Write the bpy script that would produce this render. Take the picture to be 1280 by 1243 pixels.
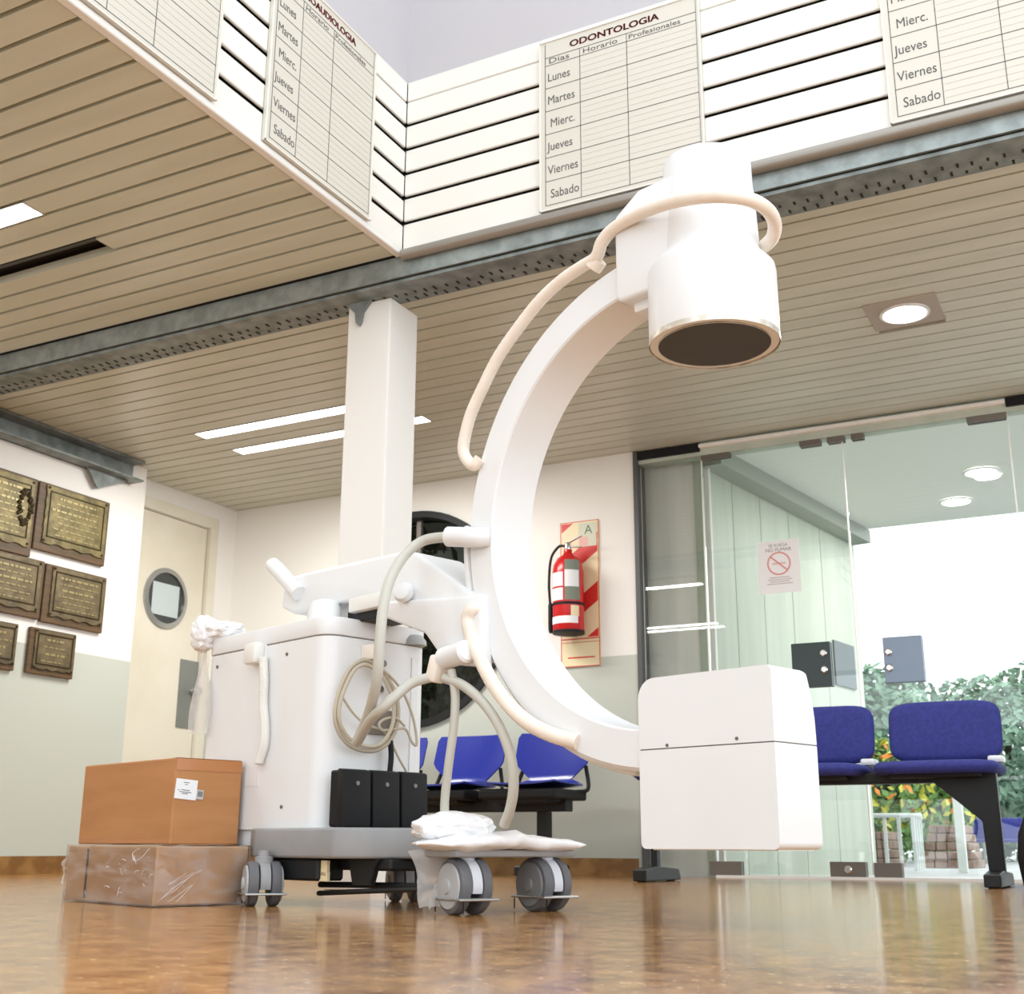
import bpy, bmesh, math, random
from mathutils import Matrix, Vector, noise
for o in list(bpy.data.objects): bpy.data.objects.remove(o)
S = bpy.context.scene
COL = S.collection
PI = math.pi
R = math.radians

# ------------------------------------------------------------------ camera
FPX = 1537.0
PITCH, YAW, ROLL, CAMZ = R(15.85), R(-27.6), R(-.25), .142
def cam_rows():
    cy, sy, cp, sp = math.cos(YAW), math.sin(YAW), math.cos(PITCH), math.sin(PITCH)
    r = Vector((cy, -sy, 0)); f = Vector((sy*cp, cy*cp, sp)); d = -(r.cross(f))
    cr, sr = math.cos(ROLL), math.sin(ROLL)
    return (cr*r + sr*d, -sr*r + cr*d, f)
ROWS = cam_rows()
CAMP = Vector((0, 0, CAMZ))
cam = bpy.data.cameras.new('camera'); camo = bpy.data.objects.new('camera', cam); COL.objects.link(camo)
cam.sensor_fit = 'HORIZONTAL'; cam.sensor_width = 36; cam.lens = FPX/1280*36; cam.clip_start = .05; cam.clip_end = 300
m = Matrix.Identity(4)
for i in range(3):
    m[i][0] = ROWS[0][i]; m[i][1] = -ROWS[1][i]; m[i][2] = -ROWS[2][i]; m[i][3] = CAMP[i]
camo.matrix_world = m
S.camera = camo
cam.dof.use_dof = True; cam.dof.focus_distance = 2.7; cam.dof.aperture_fstop = 11.0
def ray(x, y):
    return (ROWS[0]*(x-640) + ROWS[1]*(y-621.5))/FPX + ROWS[2]
def on(px, py, ax, val):                       # measured picture point -> place in the room on a known plane
    d = ray(px, py); t = (val-CAMP[ax])/d[ax]; return CAMP + d*t

# ------------------------------------------------------------------ world, exposure
S.view_settings.view_transform = 'Standard'; S.view_settings.look = 'None'
S.view_settings.gamma = 1; S.view_settings.use_curve_mapping = False
S.view_settings.exposure = 0.1
w = bpy.data.worlds.new('world'); S.world = w; w.use_nodes = True
bg = w.node_tree.nodes['Background']; bg.inputs[0].default_value = (.90, .955, 1, 1); bg.inputs[1].default_value = 2.25

def area_light(name, loc, sx, sy, power, color=(1, .985, .96), rot=(0, 0, 0)):
    l = bpy.data.lights.new(name, 'AREA'); l.shape = 'RECTANGLE'; l.size = sx; l.size_y = sy; l.energy = power; l.color = color
    o = bpy.data.objects.new(name, l); COL.objects.link(o); o.location = loc; o.rotation_euler = rot
    return o

# ------------------------------------------------------------------ materials
def mat(name, col, rough=.5, metal=0, **kw):
    m = bpy.data.materials.new(name); m.use_nodes = True
    b = m.node_tree.nodes['Principled BSDF']
    b.inputs['Base Color'].default_value = (*col, 1); b.inputs['Roughness'].default_value = rough; b.inputs['Metallic'].default_value = metal
    for k, v in kw.items():
        b.inputs[k.replace('_', ' ')].default_value = v
    return m
def nodes(m): return m.node_tree.nodes, m.node_tree.links, m.node_tree.nodes['Principled BSDF']
def noisy(m, c2, scale=5, lo=.4, hi=.6, detail=4, stretch=(1, 1, 1), bump=0, coord='Object'):
    n, l, b = nodes(m)
    tc = n.new('ShaderNodeTexCoord'); mp = n.new('ShaderNodeMapping'); mp.inputs['Scale'].default_value = stretch
    t = n.new('ShaderNodeTexNoise'); t.inputs['Scale'].default_value = scale; t.inputs['Detail'].default_value = detail
    r = n.new('ShaderNodeValToRGB'); e = r.color_ramp.elements
    e[0].position = lo; e[1].position = hi; e[0].color = b.inputs['Base Color'].default_value[:]; e[1].color = (*c2, 1)
    l.new(tc.outputs[coord], mp.inputs[0]); l.new(mp.outputs[0], t.inputs['Vector']); l.new(t.outputs[0], r.inputs[0]); l.new(r.outputs[0], b.inputs['Base Color'])
    if bump:
        bu = n.new('ShaderNodeBump'); bu.inputs['Strength'].default_value = bump; bu.inputs['Distance'].default_value = .01
        l.new(t.outputs[0], bu.inputs['Height']); l.new(bu.outputs[0], b.inputs['Normal'])
    return m
def srgb(r, g, b):
    f = lambda c: (c/255/12.92) if c/255 <= .04045 else ((c/255+.055)/1.055)**2.4
    return (f(r), f(g), f(b))
M = {}
M['white'] = noisy(mat('white_enamel', (.80, .81, .82), .38), (.78, .79, .795), 3)
M['cream'] = mat('cream_enamel', (.80, .79, .75), .42)
M['hose'] = noisy(mat('cream_hose', (.83, .74, .64), .45), (.86, .78, .69), 30)
M['cable'] = mat('grey_cable', (.53, .52, .46), .45)
M['cable2'] = mat('beige_cable', (.50, .44, .34), .5)
M['darkglass'] = mat('dark_intensifier_face', (.035, .037, .038), .45)
M['ring'] = noisy(mat('chipped_ring', (.55, .50, .42), .35, .5), (.75, .72, .66), 40)
M['grey'] = noisy(mat('grey_paint', (.27, .275, .28), .45), (.31, .31, .315), 6)
M['black'] = mat('black_plastic', (.009, .009, .010), .55, Specular_IOR_Level=.25)
M['blackmetal'] = mat('black_metal', (.012, .013, .014), .5, .0, Specular_IOR_Level=.3)
M['tyre'] = mat('grey_tyre', (.12, .12, .13), .55)
M['disc'] = mat('grey_wheel_disc', (.42, .43, .44), .4)
M['hood'] = mat('pale_caster_hood', (.62, .64, .70), .4)
M['steel'] = mat('brushed_steel', (.42, .43, .42), .35, .8)
M['chrome'] = mat('chrome', (.8, .8, .8), .15, 1)
M['gap'] = mat('dark_gap', (.02, .014, .01), .9)
M['card'] = noisy(mat('cardboard', srgb(184, 130, 82), .6), srgb(174, 120, 72), 4, .35, .65, stretch=(1, 1, 6))
M['card2'] = noisy(mat('cardboard_wrapped', srgb(226, 188, 146), .55), srgb(212, 168, 124), 4)
M['tape'] = mat('brown_tape', srgb(182, 122, 74), .18)
M['paper'] = mat('paper', (.82, .84, .86), .6)
M['ink'] = mat('grey_ink', (.08, .08, .08), .6)
M['boardcream'] = mat('cream_board', (.63, .60, .52), .35)
M['redink'] = mat('dark_red_lettering', (.26, .03, .025), .5)
M['slat'] = noisy(mat('beige_slat', (.60, .605, .50), .33), (.55, .555, .45), 2.5, stretch=(.4, 3, 1))
M['slatwhite'] = mat('white_slat', (.80, .775, .72), .35)
M['upper'] = mat('lavender_plaster', (.50, .48, .50), .7)
M['galv'] = noisy(mat('galvanised_steel', (.27, .30, .29), .5, .3), (.15, .17, .16), 14, .35, .65, 8, bump=.3)
M['galvlit'] = noisy(mat('lit_galvanised_steel', (.35, .39, .385), .4, .4), (.23, .265, .255), 18, .35, .65, 8)  # lighter copy of the steel, light from the void put into its colour
M['wood'] = noisy(mat('dark_wood', srgb(78, 62, 38), .55), srgb(98, 74, 46), 8, stretch=(1, 1, 8))
M['bronze'] = noisy(mat('aged_bronze', srgb(136, 122, 78), .5, .3), srgb(92, 84, 52), 14, .35, .65, 8, bump=.6)
M['bronze2'] = noisy(mat('dull_bronze', srgb(124, 110, 80), .5, .25), srgb(88, 78, 56), 14, .35, .65, 8, bump=.6)
M['bronzedark'] = mat('dark_bronze', srgb(66, 56, 34), .45, .5)
M['bronzehi'] = mat('polished_bronze', srgb(160, 148, 104), .45, .4)
M['bluefab'] = noisy(mat('blue_fabric', srgb(46, 52, 128), .85), srgb(40, 46, 116), 60)
M['blueplastic'] = mat('blue_plastic', srgb(38, 50, 142), .2)
M['blueedge'] = mat('blue_plastic_edge', srgb(58, 60, 165), .2)
M['red'] = mat('red_enamel', srgb(196, 22, 28), .25)
M['redsign'] = mat('red_sign', srgb(206, 42, 34), .45)
M['creamsign'] = mat('cream_sign', srgb(232, 216, 176), .45)
M['doorwhite'] = noisy(mat('door_paint', (.72, .69, .58), .5), (.66, .62, .50), 2)
M['concrete'] = noisy(mat('pale_paving', (.48, .49, .49), .6), (.40, .41, .41), 3)
M['brick'] = noisy(mat('brown_brick', srgb(160, 136, 122), .8), srgb(132, 104, 90), 6)
M['railpaint'] = mat('white_rail_paint', (.72, .76, .74), .4)
M['leaf'] = noisy(mat('leaf_green', (.22, .40, .12), .55), (.12, .24, .08), 6)
M['leafpale'] = noisy(mat('leaf_pale_green', (.20, .31, .22), .9, Specular_IOR_Level=.1), (.28, .41, .30), 3)
M['leafshaded'] = noisy(mat('leaf_shaded_green', (.02, .05, .025), .6), (.05, .10, .05), 6)  # very dark green, shade behind the round window put into the colour
M['leafyellow'] = mat('leaf_yellow', (.62, .60, .08), .6)
M['orange'] = mat('orange_flower', (.85, .28, .05), .6)
M['bark'] = mat('bark', (.08, .06, .045), .9)
M['metalplate'] = mat('grey_plate', (.22, .235, .22), .4, .3)
M['lockdark'] = mat('dark_lock_case', (.03, .045, .045), .3, .2)
M['clamp'] = mat('brown_grey_fitting', (.17, .15, .13), .35, .4)
M['greenmetal'] = noisy(mat('pale_green_panel', (.50, .545, .46), .5), (.44, .485, .40), 1.5, stretch=(4, 4, .3))
M['greymetal'] = noisy(mat('grey_brown_panel', (.86, .83, .80), .5), (.78, .75, .72), 2, stretch=(6, 6, .4))
M['porchceil'] = mat('porch_ceiling', (.80, .81, .76), .6)

def emis(name, col, s):
    m = bpy.data.materials.new(name); m.use_nodes = True
    b = m.node_tree.nodes['Principled BSDF']; b.inputs['Base Color'].default_value = (*col, 1)
    b.inputs['Emission Color'].default_value = (*col, 1); b.inputs['Emission Strength'].default_value = s
    return m
M['lamp'] = emis('lamp_diffuser', (1, .98, .93), 6)

def thin(name, tint, refl_col=(1, 1, 1), ior=1.5, rough=.0, milk=0.0, milkcol=(.9, .9, .9), bump=0):
    m = bpy.data.materials.new(name); m.use_nodes = True
    n, l = m.node_tree.nodes, m.node_tree.links
    n.remove(n['Principled BSDF']); out = n['Material Output']
    t = n.new('ShaderNodeBsdfTransparent'); t.inputs[0].default_value = (*tint, 1)
    g = n.new('ShaderNodeBsdfGlossy'); g.inputs['Roughness'].default_value = rough; g.inputs[0].default_value = (*refl_col, 1)
    f = n.new('ShaderNodeFresnel'); f.inputs[0].default_value = ior
    mx = n.new('ShaderNodeMixShader')
    if milk:
        d = n.new('ShaderNodeBsdfDiffuse'); d.inputs[0].default_value = (*milkcol, 1)
        m2 = n.new('ShaderNodeMixShader'); no = n.new('ShaderNodeTexNoise'); no.inputs['Scale'].default_value = 5; no.inputs['Detail'].default_value = 1.5
        no.inputs['Distortion'].default_value = .6
        rp = n.new('ShaderNodeMapRange'); rp.inputs[1].default_value = .42; rp.inputs[2].default_value = .68; rp.inputs[3].default_value = milk*.35; rp.inputs[4].default_value = min(1, milk*1.6)
        l.new(no.outputs[0], rp.inputs[0]); l.new(rp.outputs[0], m2.inputs[0]); l.new(t.outputs[0], m2.inputs[1]); l.new(d.outputs[0], m2.inputs[2]); src = m2
    else: src = t
    if bump:
        no2 = n.new('ShaderNodeTexNoise'); no2.inputs['Scale'].default_value = 14; bu = n.new('ShaderNodeBump'); bu.inputs['Strength'].default_value = bump; bu.inputs['Distance'].default_value = .02
        l.new(no2.outputs[0], bu.inputs['Height']); l.new(bu.outputs[0], g.inputs['Normal']); l.new(bu.outputs[0], f.inputs['Normal'])
    l.new(f.outputs[0], mx.inputs[0]); l.new(src.outputs[0], mx.inputs[1]); l.new(g.outputs[0], mx.inputs[2]); l.new(mx.outputs[0], out.inputs[0])
    return m
M['glass'] = thin('clear_glass', (.965, .985, .968))
M['glassdark'] = thin('porthole_glass', (.72, .75, .72), ior=1.3)
M['film'] = thin('plastic_film', (.95, .95, .95), ior=1.5, rough=.10, milk=.13, milkcol=(.85, .83, .84), bump=.05)
M['filmwhite'] = noisy(mat('milky_plastic', (.84, .84, .85), .3), (.88, .88, .89), 12, bump=.15)
M['filmveil'] = mat('milky_veil', (.84, .83, .82), .35, Alpha=.5)

# two-tone wall paint: sage dado below, white above (a real painted edge at height h)
def wallpaint(name, h, up=(.80, .785, .74), low=(.50, .53, .47)):
    m = mat(name, up, .55); n, l, b = nodes(m)
    g = n.new('ShaderNodeNewGeometry'); s = n.new('ShaderNodeSeparateXYZ'); c = n.new('ShaderNodeMath'); c.operation = 'GREATER_THAN'; c.inputs[1].default_value = h
    mx = n.new('ShaderNodeMix'); mx.data_type = 'RGBA'; mx.inputs[6].default_value = (*low, 1); mx.inputs[7].default_value = (*up, 1)
    l.new(g.outputs['Position'], s.inputs[0]); l.new(s.outputs[2], c.inputs[0]); l.new(c.outputs[0], mx.inputs[0]); l.new(mx.outputs[2], b.inputs['Base Color'])
    return m
M['wall'] = wallpaint('painted_wall', 1.10)
M['plain'] = mat('plain_white_plaster', (.80, .785, .75), .6)

def floor_mat():
    m = mat('polished_floor', srgb(176, 122, 70), .13, Coat_Weight=.15, Coat_Roughness=.06); n, l, b = nodes(m)
    tc = n.new('ShaderNodeTexCoord')
    n1 = n.new('ShaderNodeTexNoise'); n1.inputs['Scale'].default_value = 16; n1.inputs['Detail'].default_value = 8; n1.inputs['Roughness'].default_value = .7
    r1 = n.new('ShaderNodeValToRGB'); e = r1.color_ramp.elements
    e[0].position = .36; e[0].color = (*srgb(128, 82, 42), 1); e[1].position = .64; e[1].color = (*srgb(204, 152, 90), 1)
    n2 = n.new('ShaderNodeTexNoise'); n2.inputs['Scale'].default_value = 70; n2.inputs['Detail'].default_value = 3
    r2 = n.new('ShaderNodeValToRGB'); e = r2.color_ramp.elements; e[0].position = .59; e[0].color = (0, 0, 0, 1); e[1].position = .74; e[1].color = (1, 1, 1, 1)
    mx = n.new('ShaderNodeMix'); mx.data_type = 'RGBA'; mx.inputs[7].default_value = (*srgb(236, 204, 156), 1)
    br = n.new('ShaderNodeTexBrick'); br.offset = 0; br.inputs['Scale'].default_value = 1; br.inputs['Brick Width'].default_value = .6; br.inputs['Row Height'].default_value = .6
    br.inputs['Mortar Size'].default_value = .0022; br.inputs['Color1'].default_value = (1, 1, 1, 1); br.inputs['Color2'].default_value = (.93, .93, .93, 1); br.inputs['Mortar'].default_value = (.55, .5, .45, 1)
    mp = n.new('ShaderNodeMapping'); mp.inputs['Rotation'].default_value = (0, 0, 0); mp.inputs['Location'].default_value = (.13, .2, 0)
    mu = n.new('ShaderNodeMix'); mu.data_type = 'RGBA'; mu.blend_type = 'MULTIPLY'; mu.inputs[0].default_value = 1
    l.new(tc.outputs['Object'], n1.inputs['Vector']); l.new(tc.outputs['Object'], n2.inputs['Vector']); l.new(tc.outputs['Object'], mp.inputs[0]); l.new(mp.outputs[0], br.inputs['Vector'])
    l.new(n1.outputs[0], r1.inputs[0]); l.new(n2.outputs[0], r2.inputs[0]); l.new(r2.outputs[0], mx.inputs[0]); l.new(r1.outputs[0], mx.inputs[6])
    l.new(mx.outputs[2], mu.inputs[6]); l.new(br.outputs[0], mu.inputs[7]); l.new(mu.outputs[2], b.inputs['Base Color'])
    n3 = n.new('ShaderNodeTexNoise'); n3.inputs['Scale'].default_value = 70; n3.inputs['Detail'].default_value = 6
    bu = n.new('ShaderNodeBump'); bu.inputs['Strength'].default_value = .12; bu.inputs['Distance'].default_value = .0022; l.new(bu.outputs[0], b.inputs['Coat Normal'])
    l.new(tc.outputs['Object'], n3.inputs['Vector']); l.new(n3.outputs[0], bu.inputs['Height']); l.new(bu.outputs[0], b.inputs['Normal'])
    rr = n.new('ShaderNodeMapRange'); rr.inputs[3].default_value = .09; rr.inputs[4].default_value = .22; l.new(n1.outputs[0], rr.inputs[0]); l.new(rr.outputs[0], b.inputs['Roughness'])
    return m
M['floor'] = floor_mat()

# ------------------------------------------------------------------ mesh helpers
def B(): return bmesh.new()
def box(bm, x0, x1, y0, y1, z0, z1, bev=0, seg=2, mtx=None):
    r = bmesh.ops.create_cube(bm, size=1)
    vs = r['verts']
    bmesh.ops.scale(bm, vec=(abs(x1-x0), abs(y1-y0), abs(z1-z0)), verts=vs)
    bmesh.ops.translate(bm, vec=((x0+x1)/2, (y0+y1)/2, (z0+z1)/2), verts=vs)
    if mtx is not None: bmesh.ops.transform(bm, matrix=mtx, verts=vs)
    if bev:
        es = {e for v in vs for e in v.link_edges}
        bmesh.ops.bevel(bm, geom=list(es), offset=bev, segments=seg, affect='EDGES', profile=.5)
    return bm
def prism(bm, pts, d0, d1, axes='xz', bev=0, seg=2):
    """polygon pts in two axes, extruded along the third from d0 to d1"""
    def P(p, d):
        if axes == 'xz': return (p[0], d, p[1])
        if axes == 'yz': return (d, p[0], p[1])
        return (p[0], p[1], d)
    v0 = [bm.verts.new(P(p, d0)) for p in pts]; v1 = [bm.verts.new(P(p, d1)) for p in pts]; n = len(pts)
    fs = [bm.faces.new(v0), bm.faces.new(v1[::-1])]
    for i in range(n): fs.append(bm.faces.new((v0[i], v1[i], v1[(i+1) % n], v0[(i+1) % n])))
    bmesh.ops.recalc_face_normals(bm, faces=fs)
    if bev:
        es = {e for f in fs for e in f.edges}
        bmesh.ops.bevel(bm, geom=list(es), offset=bev, segments=seg, affect='EDGES', profile=.5)
    return bm
def lathe(bm, prof, c=(0, 0, 0), axis=(0, 0, 1), n=40, cap=True):
    """prof: list of (r, h) along axis from c"""
    q = Vector((0, 0, 1)).rotation_difference(Vector(axis).normalized()).to_matrix(); c = Vector(c); rings = []
    for r, h in prof:
        rings.append([bm.verts.new(c + q @ Vector((r*math.cos(2*PI*i/n), r*math.sin(2*PI*i/n), h))) for i in range(n)])
    fs = []
    for a, b in zip(rings, rings[1:]):
        for i in range(n): fs.append(bm.faces.new((a[i], a[(i+1) % n], b[(i+1) % n], b[i])))
    if cap:
        fs.append(bm.faces.new(rings[0][::-1])); fs.append(bm.faces.new(rings[-1]))
    bmesh.ops.recalc_face_normals(bm, faces=fs)
    return bm
def spline(pts, k=8, closed=False):
    P = [Vector(p) for p in pts]; n = len(P); out = []
    rng = range(n if closed else n-1)
    for i in rng:
        p1, p2 = P[i], P[(i+1) % n]
        p0 = P[i-1] if (i > 0 or closed) else p1*2-p2
        p3 = P[(i+2) % n] if (i+2 < n or closed) else p2*2-p1
        for j in range(k):
            t = j/k
            out.append(.5*((2*p1)+(p2-p0)*t+(2*p0-5*p1+4*p2-p3)*t*t+(3*p1-p0-3*p2+p3)*t**3))
    if not closed: out.append(P[-1])
    return out
def tube(bm, pts, r, n=12, closed=False, k=8, smooth=True, rip=0):
    P = spline(pts, k, closed) if smooth else [Vector(p) for p in pts]
    m = len(P); up = None; rings = []
    for i in range(m):
        if closed: t = (P[(i+1) % m]-P[i-1])
        else: t = P[min(i+1, m-1)]-P[max(i-1, 0)]
        t.normalize()
        if up is None: up = t.orthogonal().normalized()
        up = (up - t*up.dot(t)).normalized(); s = t.cross(up)
        rr = r*(1 + (rip if i % 2 else -rip))
        rings.append([bm.verts.new(P[i] + (up*math.cos(2*PI*j/n) + s*math.sin(2*PI*j/n))*rr) for j in range(n)])
    fs = []
    for i in range(m if closed else m-1):
        a, b = rings[i], rings[(i+1) % m]
        for j in range(n): fs.append(bm.faces.new((a[j], a[(j+1) % n], b[(j+1) % n], b[j])))
    if not closed: fs.append(bm.faces.new(rings[0][::-1])); fs.append(bm.faces.new(rings[-1]))
    bmesh.ops.recalc_face_normals(bm, faces=fs)
    return bm
def quad(bm, *p):
    return bm.faces.new([bm.verts.new(q) for q in p])

ROOTM = {}
def root_of(o):
    while o.parent: o = o.parent
    return o
def tag(o, label=None, cat=None, group=None, kind=None):
    if label: o['label'] = label
    if cat: o['category'] = cat
    if group: o['group'] = group
    if kind: o['kind'] = kind
    return o
def obj(name, bm, m, parent=None, smooth=False, label=None, origin=None, autosmooth=35):
    """link a bmesh (world coordinates) as one mesh object; top-level ones get their origin at the base"""
    me = bpy.data.meshes.new(name)
    if parent is None:
        if origin is None:
            xs = [v.co for v in bm.verts]
            lo = Vector([min(c[i] for c in xs) for i in range(3)]); hi = Vector([max(c[i] for c in xs) for i in range(3)])
            origin = Vector(((lo.x+hi.x)/2, (lo.y+hi.y)/2, lo.z))
        mw = Matrix.Translation(origin)
    else: mw = ROOTM[root_of(parent).name]
    bm.transform(mw.inverted()); bm.to_mesh(me); bm.free()
    o = bpy.data.objects.new(name, me); COL.objects.link(o)
    for q in (m if isinstance(m, (list, tuple)) else [m]): me.materials.append(q)
    if parent is not None: o.parent = parent
    else: o.location = origin; ROOTM[o.name] = mw
    if smooth:
        for p in me.polygons: p.use_smooth = True
        me.set_sharp_from_angle(angle=R(autosmooth))
    if label: o['label'] = label
    return o
def thing(name, label, cat, loc, rz=0, group=None):
    o = bpy.data.objects.new(name, None); COL.objects.link(o); o.empty_display_size = .1
    o.location = loc; o.rotation_euler = (0, 0, rz)
    ROOTM[o.name] = Matrix.Translation(loc) @ Matrix.Rotation(rz, 4, 'Z')
    return tag(o, label, cat, group)
def struct(name, bm, m, parent=None, label=None, **k):
    o = obj(name, bm, m, parent, **k)
    if parent is None: o['kind'] = 'structure'
    if label: o['label'] = label
    return o
def text_bm(s, size, mtx, extrude=.0006, shear=0, sx=1.0, align='LEFT'):
    c = bpy.data.curves.new('t', 'FONT'); c.body = s; c.size = size; c.extrude = extrude; c.align_x = align; c.resolution_u = 3
    o = bpy.data.objects.new('t', c); COL.objects.link(o)
    bpy.context.view_layer.update()
    me = bpy.data.meshes.new_from_object(o.evaluated_get(bpy.context.evaluated_depsgraph_get()))
    bm = B(); bm.from_mesh(me)
    bpy.data.objects.remove(o); bpy.data.curves.remove(c); bpy.data.meshes.remove(me)
    bm.transform(mtx @ Matrix.Diagonal((sx, 1, 1, 1)))
    return bm
def join(bm, other):
    me = bpy.data.meshes.new('j'); other.to_mesh(me); other.free(); bm.from_mesh(me); bpy.data.meshes.remove(me); return bm
# frames for wall-mounted things: local x right, y up, z out of the wall
def frame_back(y):  return lambda x, z, o=0: Matrix(((1, 0, 0, x), (0, 0, -1, y-o), (0, 1, 0, z), (0, 0, 0, 1)))   # faces -Y
def frame_left(x0): return lambda y, z, o=0: Matrix(((0, 0, 1, x0+o), (1, 0, 0, y), (0, 1, 0, z), (0, 0, 0, 1)))  # faces +X (reads towards +Y)

H = 2.2; YB = 5.93; XL = -5.09; XN = -4.95; YC = 3.40; XF = -2.23

# ------------------------------------------------------------------ room
struct('floor', box(B(), -5.3, 3.2, -4, YB+.06, -.1, 0), M['floor'], origin=Vector((0, 0, 0)))
struct('ground', box(B(), -16, 30, YB+.06, 60, -.12, -.02), M['concrete'], origin=Vector((0, 30, -.12)))
struct('wall_left', box(B(), XN-.3, XN, -4, 4.98, 0, 4.8), M['wall'])
# recessed far part of the left wall with the door opening
bm = B(); box(bm, XL-.2, XL, 5.70, YB+.1, 0, 2.3); box(bm, XL-.2, XL, 4.90, 5.70, 2.03, 2.3)
struct('wall_recess', bm, M['wall'])
# back wall with round window opening
WC, WR = (-3.74, 1.40), .60
def back_wall():
    bm = B(); x0, x1, z0, z1 = XL-.2, -2.36, 0, 2.3; y0, y1 = YB, YB+.15; n = 64
    def edgept(a):
        dx, dz = math.cos(a), math.sin(a); ts = []
        if dx > 1e-9: ts.append((x1-WC[0])/dx)
        if dx < -1e-9: ts.append((x0-WC[0])/dx)
        if dz > 1e-9: ts.append((z1-WC[1])/dz)
        if dz < -1e-9: ts.append((z0-WC[1])/dz)
        t = min(ts); return (WC[0]+dx*t, WC[1]+dz*t)
    angs = sorted([2*PI*i/n for i in range(n)] + [math.atan2(z-WC[1], x-WC[0]) % (2*PI) for x in (x0, x1) for z in (z0, z1)])
    inn = [(WC[0]+WR*math.cos(a), WC[1]+WR*math.sin(a)) for a in angs]; out = [edgept(a) for a in angs]
    k = len(angs)
    def ring(y): return [bm.verts.new((p[0], y, p[1])) for p in inn], [bm.verts.new((p[0], y, p[1])) for p in out]
    a, b = ring(y0); c, d = ring(y1)
    for i in range(k):
        j = (i+1) % k
        bm.faces.new((a[i], b[i], b[j], a[j])); bm.faces.new((c[i], c[j], d[j], d[i]))
        bm.faces.new((a[i], a[j], c[j], c[i])); bm.faces.new((b[i], d[i], d[j], b[j]))
    bmesh.ops.recalc_face_normals(bm, faces=bm.faces[:]); return bm
struct('wall_back', back_wall(), M['wall'])
wn = struct('window_1', lathe(B(), [(WR+.03, 0), (WR+.03, .02), (WR-.008, .02), (WR-.008, -.12), (WR+.0, -.12)], (WC[0], YB, WC[1]), (0, -1, 0), 64, cap=False), M['blackmetal'], smooth=True)
struct('pane', lathe(B(), [(WR-.01, 0), (WR-.01, .006)], (WC[0], YB+.07, WC[1]), (0, -1, 0), 64), M['glassdark'], wn)
bm = B(); box(bm, WC[0]-.015, WC[0]+.015, YB+.04, YB+.064, WC[1]-WR+.01, WC[1]+WR-.01)
struct('frame', bm, M['clamp'], wn)
# baseboards
struct('baseboard_left', box(B(), XN, XN+.015, -4, 4.98, 0, .085), noisy(mat('baseboard_brown', srgb(150, 112, 62), .45), srgb(122, 86, 44), 10))
BBM = bpy.data.materials['baseboard_brown']
struct('baseboard_back', box(B(), XL, -2.38, YB-.015, YB, 0, .085), BBM)
struct('baseboard_recess', box(B(), XL, XL+.012, 5.72, YB-.02, 0, .085), BBM)

def slat_ceiling(bm, x0, x1, ys, gap, z, holes=()):
    """long slats running along x between the gap lines ys; holes = (slat index, hx0, hx1)"""
    for i in range(len(ys)-1):
        a, b = ys[i]+gap/2, ys[i+1]-gap/2
        segs = [(x0, x1)]
        for (hi, h0, h1) in holes:
            if hi == i:
                segs = [s for (s0, s1) in segs for s in ((s0, min(s1, h0)), (max(s0, h1), s1)) if s[1]-s[0] > .01]
        for s0, s1 in segs: 
            box(bm, s0, s1, a, b, z, z+.012)
            for yy in (a, b): box(bm, s0, s1, yy-.001, yy+.001, z+.012, z+.03)
# near soffit (left of the void)
ys = [1.895+.1*k for k in range(-50, 16)]
def idx(y): return min(range(len(ys)-1), key=lambda i: abs((ys[i]+ys[i+1])/2-y))
holes = [(idx(2.54), -4.4, -3.15), (idx(2.84), -4.4, -3.13), (idx(.55), -4.75, -3.62), (idx(.75), -4.75, -3.62)]
bm = B(); slat_ceiling(bm, XN, XF-.03, ys, .0155, H, holes)
struct('ceiling', bm, M['slat'], origin=Vector((-3.6, 0, H)))
struct('ceiling_backing', box(B(), XN-.2, XF-.045, -4, YC+.02, H+.06, H+.1), M['gap'])
# far ceiling
ys2 = [3.606+.1*k for k in range(0, 24)]
def idx2(y): return min(range(len(ys2)-1), key=lambda i: abs((ys2[i]+ys2[i+1])/2-y))
holes2 = [(idx2(4.67), -4.28, -3.07), (idx2(4.96), -4.28, -3.07), (idx2(4.67), -.84, -.575), (idx2(4.76), -.84, -.575), (idx2(4.86), -.84, -.575)]
bm = B(); slat_ceiling(bm, XL, 3.2, ys2, .0115, H, holes2)
box(bm, XL, 3.2, ys2[-1]+.003, YB, H, H+.012)
struct('ceiling_far', bm, M['slat'], origin=Vector((-1, 4.7, H)))
struct('ceiling_backing_far', box(B(), XL-.2, 3.2, YC+.03, YB+.15, H+.06, H+.1), M['gap'])

# fascias round the void: white courses with dark joints
zs = [2.218, 2.318, 2.421, 2.522, 2.623, 2.725, 2.829, 2.918]
def fascia_back():
    bm = B()
    for i in range(len(zs)-1):
        g = .017 if i < 6 else .006
        box(bm, XF-.0, 3.2, YC, YC+.012, zs[i]+(g if i else 0), zs[i+1]-.001, .003, 1)
        if i: box(bm, XF, 3.2, YC+.004, YC+.012, zs[i]+.0, zs[i]+.004)
    return bm
def fascia_left():
    bm = B()
    for i in range(len(zs)-1):
        g = .017 if i < 6 else .006
        box(bm, XF-.012, XF, -4, YC+.0, zs[i]+(g if i else 0), zs[i+1]-.001, .003, 1)
    return bm
struct('wall_fascia_back', fascia_back(), M['slatwhite'])
struct('wall_fascia_left', fascia_left(), M['slatwhite'])
struct('wall_upper_back', box(B(), XF-.06, 3.2, YC+.03, YC+.1, 2.2, 2.9), M['gap'])
struct('wall_upper_left', box(B(), XF-.10, XF-.03, -4, YC+.03, 2.215, 2.9), M['gap'])
struct('wall_plain_back', box(B(), XF-.1, 3.2, YC+.004, YC+.12, 2.915, 4.8), M['upper'])
struct('wall_plain_left', box(B(), XF-.1, XF-.004, -4, YC+.004, 2.915, 4.8), M['upper'])
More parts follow.
